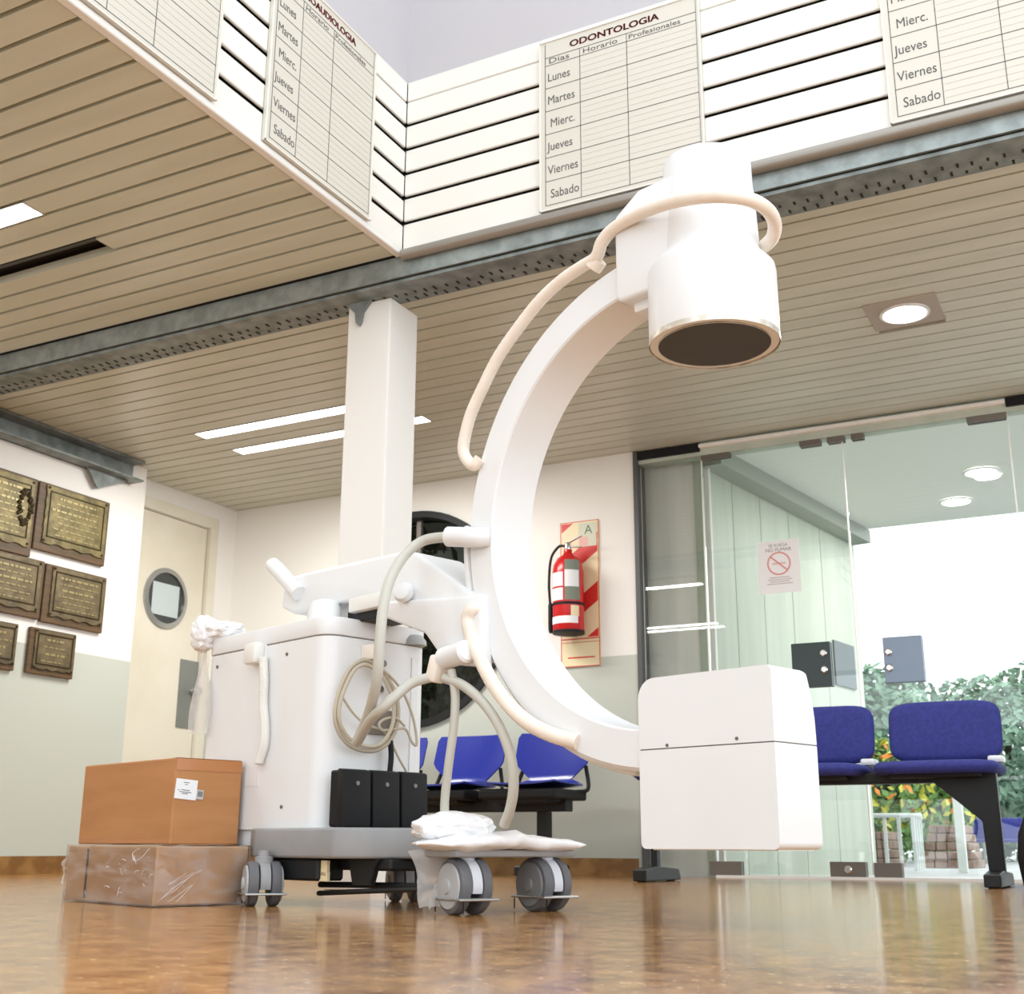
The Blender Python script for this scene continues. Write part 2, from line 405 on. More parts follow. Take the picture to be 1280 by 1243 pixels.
struct('trim_2', box(B(), XF-.026, XF+.004, -4, YC+.0, 2.195, 2.219, .003, 1), M['plain'])
bm = B(); tube(bm, [(XF+.01, YC-.012, 2.192), (3.2, YC-.012, 2.192)], .021, 14, smooth=False)
tag(obj('metal_tube_rail', bm, mat('dull_bronze_tube', (.30, .275, .24), .35, .5), smooth=True), 'long dull metal tube running under the white slatted fascia above the steel beam', 'pipe')

# steel beam across the hall
bt = thing('steel_beam', 'long galvanised steel beam across the hall resting on the white column', 'beam', (-1, YC+.09, 2.1))
bm = B(); box(bm, -4.95, 3.2, YC+.004, YC+.014, 2.118, 2.199)
obj('front_flange', bm, M['galvlit'], bt)
bm = B(); box(bm, -4.95, 3.2, YC+.014, YC+.17, 2.10, 2.112); box(bm, -4.95, 3.2, YC+.03, YC+.045, 2.112, 2.2)
obj('soffit_flange', bm, M['galv'], bt)
bm = B(); rnd = random.Random(4)
x = -4.7
while x < 1.2:
    for row in (0, 1):
        yy = YC+.10+row*.045+rnd.uniform(-.006, .006); L = rnd.uniform(.012, .026); dx = rnd.uniform(.003, .008)
        box(bm, x-.003+row*.02, x+.004+row*.02, yy-L/2, yy+L/2, 2.0975, 2.1005)
    x += rnd.uniform(.038, .052)
obj('weld_tabs', bm, M['gap'], bt)
# column
struct('column', box(B(), -2.53, -2.34, YC+.10, YC+.29, 0, 2.10, .006, 2), M['plain'])
bt2 = thing('column_bracket', 'small pointed steel bracket hanging from the beam over the white column front', 'bracket', (-2.47, YC+.07, 2.0))
prism(bm := B(), [(-2.53, 2.10), (-2.42, 2.10), (-2.455, 2.06), (-2.462, 2.02), (-2.472, 2.005), (-2.485, 2.02), (-2.49, 2.06)], YC+.085, YC+.10, 'xz')
obj('plate', bm, M['galv'], bt2)
# steel beam on the left wall with gusset
bt = thing('wall_beam', 'short galvanised steel channel fixed along the top of the plaque wall', 'beam', (XN+.05, 3.0, 2.08))
bm = B(); box(bm, XN, XN+.10, -1, 4.86, 2.185, 2.197); box(bm, XN, XN+.012, -1, 4.86, 2.08, 2.19); box(bm, XN, XN+.10, -1, 4.86, 2.08, 2.09)
obj('channel', bm, M['galv'], bt)
bm = B(); prism(bm, [(4.50, 2.085), (4.80, 2.085), (4.80, 2.075), (4.60, 1.985), (4.585, 1.985)], XN+.03, XN+.042, 'yz')
obj('gusset', bm, M['galv'], bt)

# ------------------------------------------------------------------ wooden door on the left
dr = struct('door_1', box(B(), XL-.04, XL-.015, 4.90, 5.684, 0.005, 2.025), M['doorwhite'])
bm = B(); box(bm, XL-.10, XL+.012, 5.692, 5.76, 0, 2.032); box(bm, XL-.10, XL+.012, 4.985, 5.76, 2.032, 2.10); box(bm, XL-.12, XL-.10, 4.9, 5.76, 0, 2.10)
struct('door_frame', bm, M['doorwhite'])
cz = (XL-.014, 5.365, 1.535)
struct('porthole_ring', lathe(B(), [(.178, 0), (.178, .012), (.150, .016), (.150, 0)], cz, (1, 0, 0), 48, cap=False), M['steel'], dr, smooth=True)
struct('porthole_glass', lathe(B(), [(.152, 0.001), (.152, .004)], cz, (1, 0, 0), 48), mat('dark_pane', (.03, .035, .035), .08), dr)
bm = B(); box(bm, XL-.010, XL-.008, 5.255, 5.475, 1.43, 1.62)
struct('paper_sheet', bm, mat('pale_blue_paper', (.48, .56, .56), .6), dr)
bm = B(); box(bm, XL-.016, XL-.010, 5.535, 5.69, .80, 1.20)
struct('kick_plate', bm, M['metalplate'], dr)
bm = B(); lathe(bm, [(.02, 0), (.02, .02), (.012, .02), (.012, .05), (.026, .05), (.026, .07)], (XL-.012, 5.64, 1.02), (1, 0, 0), 20)
struct('handle', bm, M['steel'], dr)

# ------------------------------------------------------------------ ceiling lamps
def strip_light(label, x0, x1, y, power, n=1):
    t = thing('strip_light', label, 'ceiling light', ((x0+x1)/2, y, H), 0, 'recessed strip lights')
    bm = B(); box(bm, x0, x1, y-.048, y-.043, H-.002, H+.05); box(bm, x0, x1, y+.043, y+.048, H-.002, H+.05)
    box(bm, x0, x0+.006, y-.043, y+.043, H-.002, H+.05); box(bm, x1-.006, x1, y-.043, y+.043, H-.002, H+.05)
    obj('housing', bm, M['chrome'], t)
    obj('diffuser', box(B(), x0+.006, x1-.006, y-.042, y+.042, H+.004, H+.012), M['lamp'], t)
    l = area_light('strip_light_source', ((x0+x1)/2, y, H-.006), x1-x0-.03, .08, power); l.parent = t; l.matrix_parent_inverse = ROOTM[t.name].inverted()
    return t
strip_light('bright strip light in the near slatted ceiling beside the dark open slot', -4.4, -3.15, (ys[idx(2.54)]+ys[idx(2.54)+1])/2, 12)
strip_light('strip light beside the column, nearer the steel beam of the two', -4.28, -3.07, (ys2[idx2(4.67)]+ys2[idx2(4.67)+1])/2, 22)
strip_light('strip light beside the column with its end showing past it, nearer the back wall', -4.28, -3.07, (ys2[idx2(4.96)]+ys2[idx2(4.96)+1])/2, 22)
strip_light('first of two strip lights behind the viewer mirrored in the glass', -4.75, -3.62, (ys[idx(.55)]+ys[idx(.55)+1])/2, 9)
strip_light('second of two strip lights behind the viewer mirrored in the glass', -4.75, -3.62, (ys[idx(.75)]+ys[idx(.75)+1])/2, 9)
# open slot: an empty housing
t = thing('empty_light_housing', 'dark empty lamp housing left open in the near slatted ceiling', 'ceiling light', (-3.76, 2.84, H))
bm = B(); ye = (ys[idx(2.84)]+ys[idx(2.84)+1])/2
box(bm, -4.4, -3.13, ye-.047, ye-.043, H, H+.05); box(bm, -4.4, -3.13, ye-.043, ye+.03, H+.045, H+.05); box(bm, -3.134, -3.13, ye-.043, ye+.04, H, H+.05)
obj('housing', bm, mat('dark_housing', (.10, .10, .09), .4, .4), t)
def downlight(label, x, y, r, sq, z=H, pw=16):
    t = thing('downlight', label, 'ceiling light', (x, y, z), 0, 'round downlights')
    if sq:
        bm = B(); box(bm, x-sq/2, x+sq/2, y-sq/2, y+sq/2, z-.004, z+.004, .002, 1)
        obj('square_plate', bm, mat('plate_beige', (.40, .34, .27), .4), t)
    obj('trim_ring', lathe(B(), [(r+.012, 0), (r+.012, .006), (r, .008), (r, 0)], (x, y, z-.004), (0, 0, -1), 36, cap=False), M['white'], t)
    obj('lens', lathe(B(), [(r, 0), (r*.9, .006)], (x, y, z-.004), (0, 0, -1), 36), M['lamp'], t, smooth=True)
    l = area_light('downlight_source', (x, y, z-.02), r*1.6, r*1.6, pw); l.data.shape = 'DISK'; l.parent = t; l.matrix_parent_inverse = ROOTM[t.name].inverted()
downlight('round downlight on a square plate in the slatted ceiling indoors', -.708, 4.73, .085, .28)

# ------------------------------------------------------------------ schedule boards
def schedule(name_text, mtx, Wd, Hd, label, header=True, title_sx=1.0):
    """mtx: frame with origin at the lower-left corner of the board, x along, y up, z outwards"""
    org = (mtx @ Vector((Wd/2, 0, 0)))
    t = thing('schedule_board', label, 'sign', org, 0, 'department timetable boards')
    T = lambda bm: (bm.transform(mtx), bm)[1]
    obj('panel', T(box(B(), 0, Wd, 0, Hd, 0, .012, .001, 1)), M['boardcream'], t)
    bm = B(); e = .0035
    for (x0, x1, y0, y1) in ((0, e, 0, Hd), (Wd-e, Wd, 0, Hd), (0, Wd, Hd-e, Hd), (0, Wd, 0, e)): box(bm, x0, x1, y0, y1, .012, .016)
    obj('edging', T(bm), M['slatwhite'], t)
    k = 1.0; c0 = .022*Wd/.59; c1 = .155*Wd/.59; c2 = .33*Wd/.59; c3 = Wd-.012
    RH = .0915; rows = [.020*k+RH*k*i for i in range(7)]; ht = rows[6]+.032*k
    bm = B(); lw = .0011; z0, z1 = .0118, .0128
    for y in rows: box(bm, c0, c3, y-lw, y+lw, z0, z1)
    box(bm, c0, c3, ht-lw, ht+lw, z0, z1)
    for c in (c0, c1, c2): box(bm, c-lw, c+lw, rows[0], ht if c != c0 else Hd-.01, z0, z1)
    box(bm, c3-lw*.7, c3+lw*.7, rows[0], Hd-.005, z0, z1)
    obj('ruled_lines', T(bm), M['ink'], t)
    bm = B()
    for i in range(6):
        for j in (1, 2, 3):
            y = rows[i]+RH*k*j/4; box(bm, c1+.004, c3-.003, y-.0004, y+.0004, z0, z1-.0003)
    obj('fine_lines', T(bm), mat('fine_grey', (.42, .40, .35), .6), t)
    days = ['Sabado', 'Viernes', 'Jueves', 'Mierc.', 'Martes', 'Lunes']
    for i, d in enumerate(days):
        obj('day_name', T(text_bm(d, .047*k, Matrix.Translation((c0+.008*k+(.010 if d in ('Mierc.', 'Sabado') else 0), rows[i]+.026*k, .0122)), sx=.80*Wd/.59)), M['ink'], t)
    for (tx, sz, cc, sx_) in (('Dias', .030, c0+.012, 1.55), ('Horario', .028, c1+.010, 1.45), ('Profesionales', .026, c2+.006, 1.36)):
        obj('column_heading', T(text_bm(tx, sz*k, Matrix.Translation((cc, rows[6]+.007*k, .0122)), sx=sx_*Wd/.59)), M['ink'], t)
    if name_text:
        tb = text_bm(name_text, .036*k, Matrix.Identity(4), extrude=.0009, sx=title_sx)
        b2 = B(); me = bpy.data.meshes.new('q'); tb.to_mesh(me); tb.free()
        for dx in (-.0012, 0, .0012):
            b3 = B(); b3.from_mesh(me); b3.transform(Matrix.Translation((dx, 0, .0127))); join(b2, b3)
        bpy.data.meshes.remove(me)
        xs = [v.co.x for v in b2.verts]; wd = max(xs)-min(xs)
        b2.transform(Matrix.Translation((.48*Wd-wd/2-min(xs), ht+.017*k, 0)))
        obj('title_lettering', T(b2), M['redink'], t)
    return t
fb = frame_back(YC-.002); fl = frame_left(XF+.002)
schedule('ODONTOLOGIA', fb(-1.667, 2.222), .592, .668, 'cream timetable board titled ODONTOLOGIA on the slatted fascia above the tube head', title_sx=1.22)
schedule('FONOAUDIOLOGIA', fl(2.592, 2.222), .575, .668, 'cream timetable board titled FONOAUDIOLOGIA on the side fascia near the inner corner', title_sx=1.05)
schedule(None, fl(1.785, 2.222), .583, .668, 'cream timetable board with no visible lettering on the side fascia, nearest the viewer')
schedule(None, fb(-.497, 2.222), .592, .668, 'cream timetable board with its title cut off, on the fascia above the downlight')

# ------------------------------------------------------------------ plaques on the left wall
def plaque(y0, y1, z0, z1, label, seed, style=0):
    rnd = random.Random(seed); f = frame_left(XN+.001); mtx = f(y0, z0); Wd, Hd = y1-y0, z1-z0
    t = thing('plaque', label, 'plaque', (XN, (y0+y1)/2, z0), 0, 'commemorative plaques')
    T = lambda bm: (bm.transform(mtx), bm)[1]
    obj('backboard', T(box(B(), 0, Wd, 0, Hd, 0, .022, .004, 2)), M['wood'], t)
    # cast plate with wavy border
    a, b, c, d = .09*Wd, .96*Wd, .12*Hd, .965*Hd
    pts = []
    n = 14
    for i in range(n+1): pts.append((a+(b-a)*i/n, c+.018*Hd*math.sin(i*1.7+seed)*(1 if 0 < i < n else 0)))
    for i in range(1, n): pts.append((b-.008*Wd*abs(math.sin(i*1.3)), c+(d-c)*i/n))
    for i in range(n+1): pts.append((b-(b-a)*i/n, d))
    for i in range(1, n): pts.append((a+.012*Wd*abs(math.sin(i*1.1+seed)), d-(d-c)*i/n))
    obj('cast_plate', T(prism(B(), pts, .022, .030, 'xy')), M['bronze'] if style == 0 else M['bronze2'], t)
    bm = B(); e = .006
    i0, i1, j0, j1 = a+.05*Wd, b-.05*Wd, c+.09*Hd, d-.07*Hd
    for (p, q, r_, s_) in ((i0, i1, j0, j0+e), (i0, i1, j1-e, j1), (i0, i0+e, j0, j1), (i1-e, i1, j0, j1)): box(bm, p, q, r_, s_, .030, .035, .001, 1)
    obj('raised_border', T(bm), M['bronzedark'], t)
    bm = B(); rows = max(4, int((j1-j0)/.032)); 
    for k in range(rows):
        y = j1-.025-(j1-j0-.05)*k/(rows-1)-.005; x = i0+.03*rnd.uniform(.6, 2.2); xe = i1-.03*rnd.uniform(.6, 2.2)
        h = .011 if k in (0, 2) else .006
        while x < xe:
            L = rnd.uniform(.012, .04)
            box(bm, x, min(xe, x+L), y-h/2, y+h/2, .030, .0325); x += L+.008
    obj('raised_lettering', T(bm), M['bronzehi'], t)
    for (px, py) in ((a+.02*Wd, c+.03*Hd), (b-.03*Wd, c+.03*Hd), (a+.03*Wd, d-.03*Hd), (b-.03*Wd, d-.03*Hd)):
        obj('bolt_head', T(lathe(B(), [(.007, 0), (.006, .006), (.002, .008)], (px, py, .030), (0, 0, 1), 10)), M['bronzedark'], t)
    return t, T, (a, b, c, d)
t, T, _ = plaque(3.72, 4.212, 1.525, 1.93, 'large bronze plaque in the top row with a laurel wreath relief on its edge', 1)
bm = B(); rnd = random.Random(5)
for k in range(46):
    a = 2*PI*k/46; x, y = .42+.035*math.cos(a), .24+.085*math.sin(a)
    lathe(bm, [(.012, 0), (.010, .008), (.003, .013)], (x+rnd.uniform(-.01, .01), y+rnd.uniform(-.01, .01), .030), (rnd.uniform(-.4, .4), rnd.uniform(-.4, .4), 1), 7)
obj('laurel_relief', T(bm), M['bronzedark'], t)
plaque(4.222, 4.705, 1.575, 1.93, 'bronze plaque in the top row, the one nearest the door', 2)
plaque(3.80, 4.312, 1.225, 1.522, 'dull bronze plaque in the middle row, left of its neighbour by the door', 3, 1)
plaque(4.322, 4.734, 1.218, 1.518, 'dull bronze plaque in the middle row, the one nearest the door', 4, 1)
plaque(3.92, 4.192, .953, 1.182, 'small plaque in the bottom row cut by the picture edge', 5, 1)
plaque(4.268, 4.565, .955, 1.184, 'small plaque in the bottom row, whole and nearest the door', 6, 1)

# ------------------------------------------------------------------ fire extinguisher and its sign
ex0, ex1, ez0, ez1 = -2.795, -2.568, 1.055, 1.848
t = thing('extinguisher_sign', 'tall red and cream striped fire extinguisher marker board on the back wall', 'sign', ((ex0+ex1)/2, YB, ez0))
f = frame_back(YB-.001); mtx = f(ex0, ez0); Wd, Hd = ex1-ex0, ez1-ez0
T = lambda bm: (bm.transform(mtx), bm)[1]
obj('board', T(box(B(), 0, Wd, 0, Hd, 0, .008)), M['creamsign'], t)
def clip_poly(p, x0, x1, y0, y1):
    for ax, v, s in ((0, x0, 1), (0, x1, -1), (1, y0, 1), (1, y1, -1)):
        out = []
        for i in range(len(p)):
            a, b = p[i-1], p[i]; ia, ib = (a[ax]-v)*s >= 0, (b[ax]-v)*s >= 0
            if ia != ib: q = (v-a[ax])/(b[ax]-a[ax]); out.append((a[0]+(b[0]-a[0])*q, a[1]+(b[1]-a[1])*q))
            if ib: out.append(b)
        p = out
        if not p: return p
    return p
bm = B()
for y in (-.06, .19, .46, .73):
    sl = .72; th = .105
    p = clip_poly([(-.1, y-.1*sl), (Wd+.1, y+(Wd+.1)*sl), (Wd+.1, y+(Wd+.1)*sl+th), (-.1, y-.1*sl+th)], .008, Wd-.008, .155, Hd-.008)
    if len(p) > 2: prism(bm, p, .008, .0088, 'xy')
for (a, b, c, d) in ((0, Wd, 0, .004), (0, Wd, Hd-.004, Hd), (0, .004, 0, Hd), (Wd-.004, Wd, 0, Hd), (0, Wd, .145, .151), (0, Wd, .128, .131), (.04, Wd-.03, .045, .052)):
    box(bm, a, b, c, d, .008, .0092)
obj('red_stripes', T(bm), M['redsign'], t)
obj('class_patch', T(box(B(), .11, Wd-.012, Hd-.145, Hd-.012, .0088, .0098)), mat('pale_green_patch', (.60, .62, .48), .5), t)
obj('class_letter', text_bm('A', .07, mtx @ Matrix.Translation((.145, Hd-.075, .0098))), mat('green_letter', (.08, .16, .08), .5), t)
obj('warning_square', T(box(B(), .115, .165, Hd-.14, Hd-.09, .0098, .0104)), mat('pink_square', (.75, .42, .38), .5), t)

cx, cy = -2.706, YB-.105
t = thing('fire_extinguisher', 'red fire extinguisher with black hose hung on the striped marker board', 'fire extinguisher', (cx, cy, 1.215))
rb = .083
obj('cylinder', lathe(B(), [(rb*.9, 0), (rb, .012), (rb, .33), (rb*.93, .37), (rb*.7, .405), (rb*.35, .425), (.022, .44), (.022, .455)], (cx, cy, 1.215), (0, 0, 1), 40), M['red'], t, smooth=True)
obj('base_ring', lathe(B(), [(rb*.94, -.004), (rb+.002, -.002), (rb+.002, .012), (rb*.9, .012)], (cx, cy, 1.218), (0, 0, 1), 40), M['black'], t, smooth=True)
bm = B(); lathe(bm, [(.018, 0), (.02, .02), (.014, .045)], (cx, cy, 1.665), (0, 0, 1), 16)
v = obj('valve', bm, M['chrome'], t, smooth=True)
bm = B(); box(bm, -.005, .10, -.009, .009, 0, .007, .002, 1, Matrix.Translation((cx-.01, cy, 1.700)) @ Matrix.Rotation(R(-22), 4, 'Y'))
box(bm, -.005, .09, -.009, .009, 0, .007, .002, 1, Matrix.Translation((cx-.01, cy, 1.685)) @ Matrix.Rotation(R(6), 4, 'Y'))
obj('lever', bm, M['steel'], t)
bm = B(); tube(bm, [(cx-.012, cy-.01, 1.69), (cx-.05, cy-.01, 1.69), (cx-.095, cy-.01, 1.63), (cx-.108, cy-.01, 1.50), (cx-.102, cy-.01, 1.38)], .007, 10)
hs = obj('hose', bm, M['black'], t, smooth=True)
obj('nozzle', lathe(B(), [(.008, 0), (.013, .02), (.014, .15), (.010, .16)], (cx-.099, cy-.01, 1.225), (0, 0, 1), 14), M['black'], hs, smooth=True)
def wraplabel(a0, a1, z0, z1, m, name, r=rb+.0008):
    bm = B(); n = 12; ps = []
    for i in range(n+1):
        a = R(a0+(a1-a0)*i/n); ps.append((cx+r*math.sin(a), cy-r*math.cos(a)))
    for i in range(n):
        quad(bm, (*ps[i], z0), (*ps[i+1], z0), (*ps[i+1], z1), (*ps[i], z1))
    bmesh.ops.remove_doubles(bm, verts=bm.verts[:], dist=1e-6)
    bmesh.ops.solidify(bm, geom=bm.faces[:], thickness=-.0006)
    obj(name, bm, m, t, smooth=True)
wraplabel(-50, 5, 1.46, 1.535, M['paper'], 'instruction_label'); wraplabel(-58, 5, 1.385, 1.45, M['paper'], 'instruction_label')
wraplabel(12, 70, 1.385, 1.60, mat('grey_green_label', (.19, .22, .17), .5), 'class_label'); wraplabel(12, 66, 1.455, 1.545, M['paper'], 'class_label_panel', rb+.0018)
wraplabel(-58, 62, 1.262, 1.30, M['paper'], 'service_label'); wraplabel(34, 66, 1.30, 1.355, M['creamsign'], 'date_label')
obj('strap', lathe(B(), [(rb+.0005, 0), (rb+.004, .001), (rb+.004, .013), (rb+.0005, .014)], (cx, cy, 1.362), (0, 0, 1), 40, cap=False), M['black'], t)
bm = B(); box(bm, cx-.02, cx+.02, cy+rb-.004, YB-.0105, 1.36, 1.385)
obj('wall_hook', bm, M['black'], t)

# ------------------------------------------------------------------ glass front
yg = YB+.03
def pane_bm(x0, x1, z0=.02, z1=2.13): return box(B(), x0, x1, yg, yg+.010, z0, z1)
xs_g = [-2.335, -1.985, -1.245, -.468, .5, 1.6, 3.2]
for i in range(len(xs_g)-1):
    o = struct('window_%d' % (i+2), pane_bm(xs_g[i]+.003, xs_g[i+1]-.003), M['glass'])
    bm = B(); box(bm, xs_g[i+1]-.006, xs_g[i+1]-.001, yg-.001, yg+.011, .02, 2.13)
    struct('polished_edge', bm, mat('glass_edge_%d' % i, (.80, .82, .74), .3), o)
struct('trim_3', box(B(), -2.36, -2.335, YB-.01, YB+.10, 0, 2.2), mat('dark_jamb', (.10, .10, .10), .4, .5))
struct('trim_4', box(B(), -2.335, -1.985, YB-.005, YB+.06, 2.15, 2.195), M['black'])
struct('trim_5', box(B(), -.468, 3.2, YB-.005, YB+.06, 2.15, 2.195), M['black'])
struct('trim_6', box(B(), -1.985, -.470, YB-.02, YB+.02, 2.165, 2.185, .003, 1), mat('white_head_rail', (.85, .82, .76), .4))
struct('trim_7', box(B(), -1.985, 3.2, YB+.0, YB+.08, 0, .012), mat('pale_sill', (.80, .80, .78), .4))
struct('trim_8', box(B(), -2.36, 3.2, YB+.01, YB+.09, 2.13, 2.2), M['greenmetal'])
def fitting(x0, x1, z0, z1, label, knobs=(), m='clamp', grp='patch fittings of the glass doors'):
    t = thing('glass_fitting', label, 'door fitting', ((x0+x1)/2, yg, z0), 0, grp)
    bm = B(); box(bm, x0, x1, yg-.018, yg-.001, z0, z1, .002, 1); box(bm, x0, x1, yg+.011, yg+.028, z0, z1, .002, 1)
    obj('clamp_plate', bm, M[m], t)
    for (kx, kz) in knobs:
        obj('lock_cylinder', lathe(B(), [(.017, 0), (.017, .008), (.012, .012)], (kx, yg-.018, kz), (0, -1, 0), 20), M['chrome'], t, smooth=True)
fitting(-1.985, -1.83, 2.105, 2.165, 'brown metal head fitting at the hinge side of the first glass door')
fitting(-1.46, -1.355, 2.10, 2.155, 'brown metal head fitting between the downlights and the white rail, first of the middle pair')
fitting(-1.32, -1.235, 2.10, 2.155, 'brown metal head fitting, small one next to the middle joint')
fitting(-1.20, -1.14, 2.10, 2.155, 'brown metal head fitting, shortest, just past the middle joint')
fitting(-.65, -.472, 2.10, 2.155, 'brown metal head fitting at the far hinge of the second glass door')
fitting(-2.02, -1.86, .012, .075, 'steel foot fitting under the x-ray detector box')
fitting(-1.44, -1.275, .012, .078, 'brown foot fitting with a round lock beside the glass joint', [(-1.355, .045)])
fitting(-1.24, -1.115, .012, .075, 'brown foot fitting just past the glass joint, beneath the bench')
fitting(-1.562, -1.372, .885, 1.10, 'dark lock case with two round cylinders on the first glass door', [(-1.405, 1.045), (-1.405, .965)], 'lockdark', 'lock cases of the glass doors')
M['lockblue'] = mat('blue_grey_lock_case', (.20, .25, .32), .25, .3)
fitting(-1.124, -.945, .885, 1.10, 'blue-grey lock case on the second glass door', [(-1.10, 1.03), (-1.10, .955)], 'lockblue', 'lock cases of the glass doors')

# porch outside
yp = YB+.14
A0, A1 = Vector((-2.03, 6.08)), Vector((-1.70, 8.25))
struct('wall_porch_grey', box(B(), -2.6, -2.0, 6.11, 6.14, -.02, 2.2), M['greymetal'])
d = (A1-A0).normalized(); nrm = Vector((d.y, -d.x)); ang = math.atan2(d.y, d.x)
bm = B(); L = (A1-A0).length; seams = [0, .02, .36, .72, 1.12, 1.6, L]
for a, b in zip(seams, seams[1:]): box(bm, a+.004, b-.004, 0, .05, -.02, 2.2)
box(bm, 0, L, .008, .046, -.02, 2.2)
bm.transform(Matrix.Translation((A0.x, A0.y, 0)) @ Matrix.Rotation(ang, 4, 'Z'))
struct('wall_porch_side', bm, M['greenmetal'])
bm = B(); box(bm, 0, L, -.12, -.001, 2.11, 2.2); bm.transform(Matrix.Translation((A0.x, A0.y, 0)) @ Matrix.Rotation(ang, 4, 'Z'))
struct('trim_9', bm, mat('grey_green_lintel', (.33, .36, .31), .5))
struct('ceiling_porch', box(B(), -2.6, 6, YB+.10, 8.2, 2.2, 2.3), M['porchceil'])
struct('yard_shade_roof', box(B(), -6, -2.0, YB+.16, 9.5, 2.25, 2.35), M['porchceil'])  # unseen roof added to keep the bushes behind the porthole dark
downlight('round downlight outdoors in the porch ceiling, the one nearer the glass', -.732, 7.139, .085, 0, H, 14)
downlight('round downlight outdoors in the porch ceiling, the one nearer the open air', -.953, 7.724, .085, 0, H, 14)
# wall behind the porthole: shaded hedge yard is closed off by a dark wall
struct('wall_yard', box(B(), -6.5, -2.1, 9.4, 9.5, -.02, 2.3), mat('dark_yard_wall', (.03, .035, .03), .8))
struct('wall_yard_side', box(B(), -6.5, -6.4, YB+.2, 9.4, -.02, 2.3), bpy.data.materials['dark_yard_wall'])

# no smoking sign on the glass
t = thing('no_smoking_sign', 'faded white no smoking notice with a red crossed circle stuck behind the glass', 'sign', (-1.66, yg-.004, 1.35))
p0 = on(950, 744, 1, yg); p1 = on(998, 673, 1, yg); f = frame_back(yg-.001); mtx = f(p0.x, p0.z); Wd, Hd = p1.x-p0.x, p1.z-p0.z
T = lambda bm: (bm.transform(mtx), bm)[1]
obj('sheet', T(box(B(), 0, Wd, 0, Hd, 0, .0006)), mat('faded_notice', (.74, .73, .73), .5), t)
bm = B(); n = 40; r0, r1 = .052, .060; c = (Wd/2, Hd*.56)
for i in range(n):
    a, b = 2*PI*i/n, 2*PI*(i+1)/n
    prism(bm, [(c[0]+r0*math.cos(a), c[1]+r0*math.sin(a)), (c[0]+r1*math.cos(a), c[1]+r1*math.sin(a)), (c[0]+r1*math.cos(b), c[1]+r1*math.sin(b)), (c[0]+r0*math.cos(b), c[1]+r0*math.sin(b))], .0006, .0012, 'xy')
box(bm, -.055, .055, -.004, .004, .0006, .0013, mtx=Matrix.Translation((*c, 0)) @ Matrix.Rotation(R(-42), 4, 'Z'))
obj('prohibition_ring', T(bm), mat('faded_red', (.62, .25, .24), .5), t)
bm = B(); box(bm, -.034, .034, -.005, .005, .0006, .0010, mtx=Matrix.Translation((*c, 0)))
obj('cigarette', T(bm), mat('faded_pink', (.66, .42, .42), .5), t)
bm = B()
join(bm, text_bm('SE RUEGA', .022, mtx @ Matrix.Translation((Wd/2, Hd*.88, .0007)), .0002, align='CENTER'))
join(bm, text_bm('NO FUMAR', .026, mtx @ Matrix.Translation((Wd/2, Hd*.79, .0007)), .0002, align='CENTER'))
obj('heading', bm, mat('faded_black', (.16, .14, .14), .5), t)
bm = B()
for k in range(4):
    ww = (.10, .12, .10, .13)[k]; box(bm, Wd/2-ww/2, Wd/2+ww/2, Hd*(.29-.04*k), Hd*(.29-.04*k)+.004, .0006, .0010)
obj('small_print', T(bm), mat('faded_print', (.42, .33, .33), .5), t)
# notice plate fixed at the end of the porch wall
t = thing('porch_notice', 'small blue-grey notice plate at the end of the porch wall, over the dark lock case', 'sign', (-1.66, 7.6, .98))
bm = B(); pA = (A0 + d*(L-.50)); box(bm, L-.50, L-.16, -.012, -.001, 1.12, 1.40)
bm.transform(Matrix.Translation((A0.x, A0.y, 0)) @ Matrix.Rotation(ang, 4, 'Z')); obj('plate', bm, mat('notice_blue_grey', (.08, .105, .12), .4), t)

# ------------------------------------------------------------------ outdoors
def leaves(c, rx, ry, rz, n, size, seed, lump=.35):
    rnd = random.Random(seed); bm = B(); c = Vector(c)
    for i in range(n):
        while True:
            p = Vector((rnd.uniform(-1, 1), rnd.uniform(-1, 1), rnd.uniform(-1, 1)))
            if .25 < p.length < 1: break
        p = p.normalized()*(p.length**.45)
        k = 1+lump*noise.noise(p*2.2+Vector((seed, 0, 0)))
        q = c+Vector((p.x*rx, p.y*ry, p.z*rz))*k
        nn = (p+Vector((rnd.gauss(0, .6), rnd.gauss(0, .6), rnd.gauss(0, .6)+.3))).normalized()
        a = nn.orthogonal().normalized(); a = Matrix.Rotation(rnd.uniform(0, 2*PI), 3, nn) @ a; b = nn.cross(a); s = size*rnd.uniform(.6, 1.4)
        quad(bm, q-a*s, q-b*s*.5, q+a*s, q+b*s*.5+nn*s*.15)
    return bm
def tree(name, x, y, h, rx, rz, label, cat, m, seed, n=1500, size=.09, trunk=True, group=None):
    t = thing(name, label, cat, (x, y, -.02), 0, group)
    obj('foliage', leaves((x, y, h-rz), rx, rx, rz, n, size, seed), M[m], t)
    bm = B(); tube(bm, [(x, y, -.02), (x+.03, y, (h-rz)*.5), (x-.02, y, h-rz*.8)], .05 if trunk else .02, 8)
    for k in range(5):
        a = k*1.3; tube(bm, [(x, y, max(.1, h-rz*1.4)), (x+rx*.4*math.cos(a), y+rx*.4*math.sin(a), h-rz), (x+rx*.7*math.cos(a), y+rx*.7*math.sin(a), h-rz*.7)], .02, 6)
    obj('trunk', bm, M['bark'], t); return t
def spot(px, dist):                                     # ground position seen at picture column px, at a given room depth
    p = on(px, 1060, 1, dist); return p.x, dist
x, y = spot(1096, 15); tree('leafy_tree', x, y, 2.15, .95, .95, 'pale green tree outdoors beyond the gap between the bench seats', 'tree', 'leafpale', 3, 7000, .065)
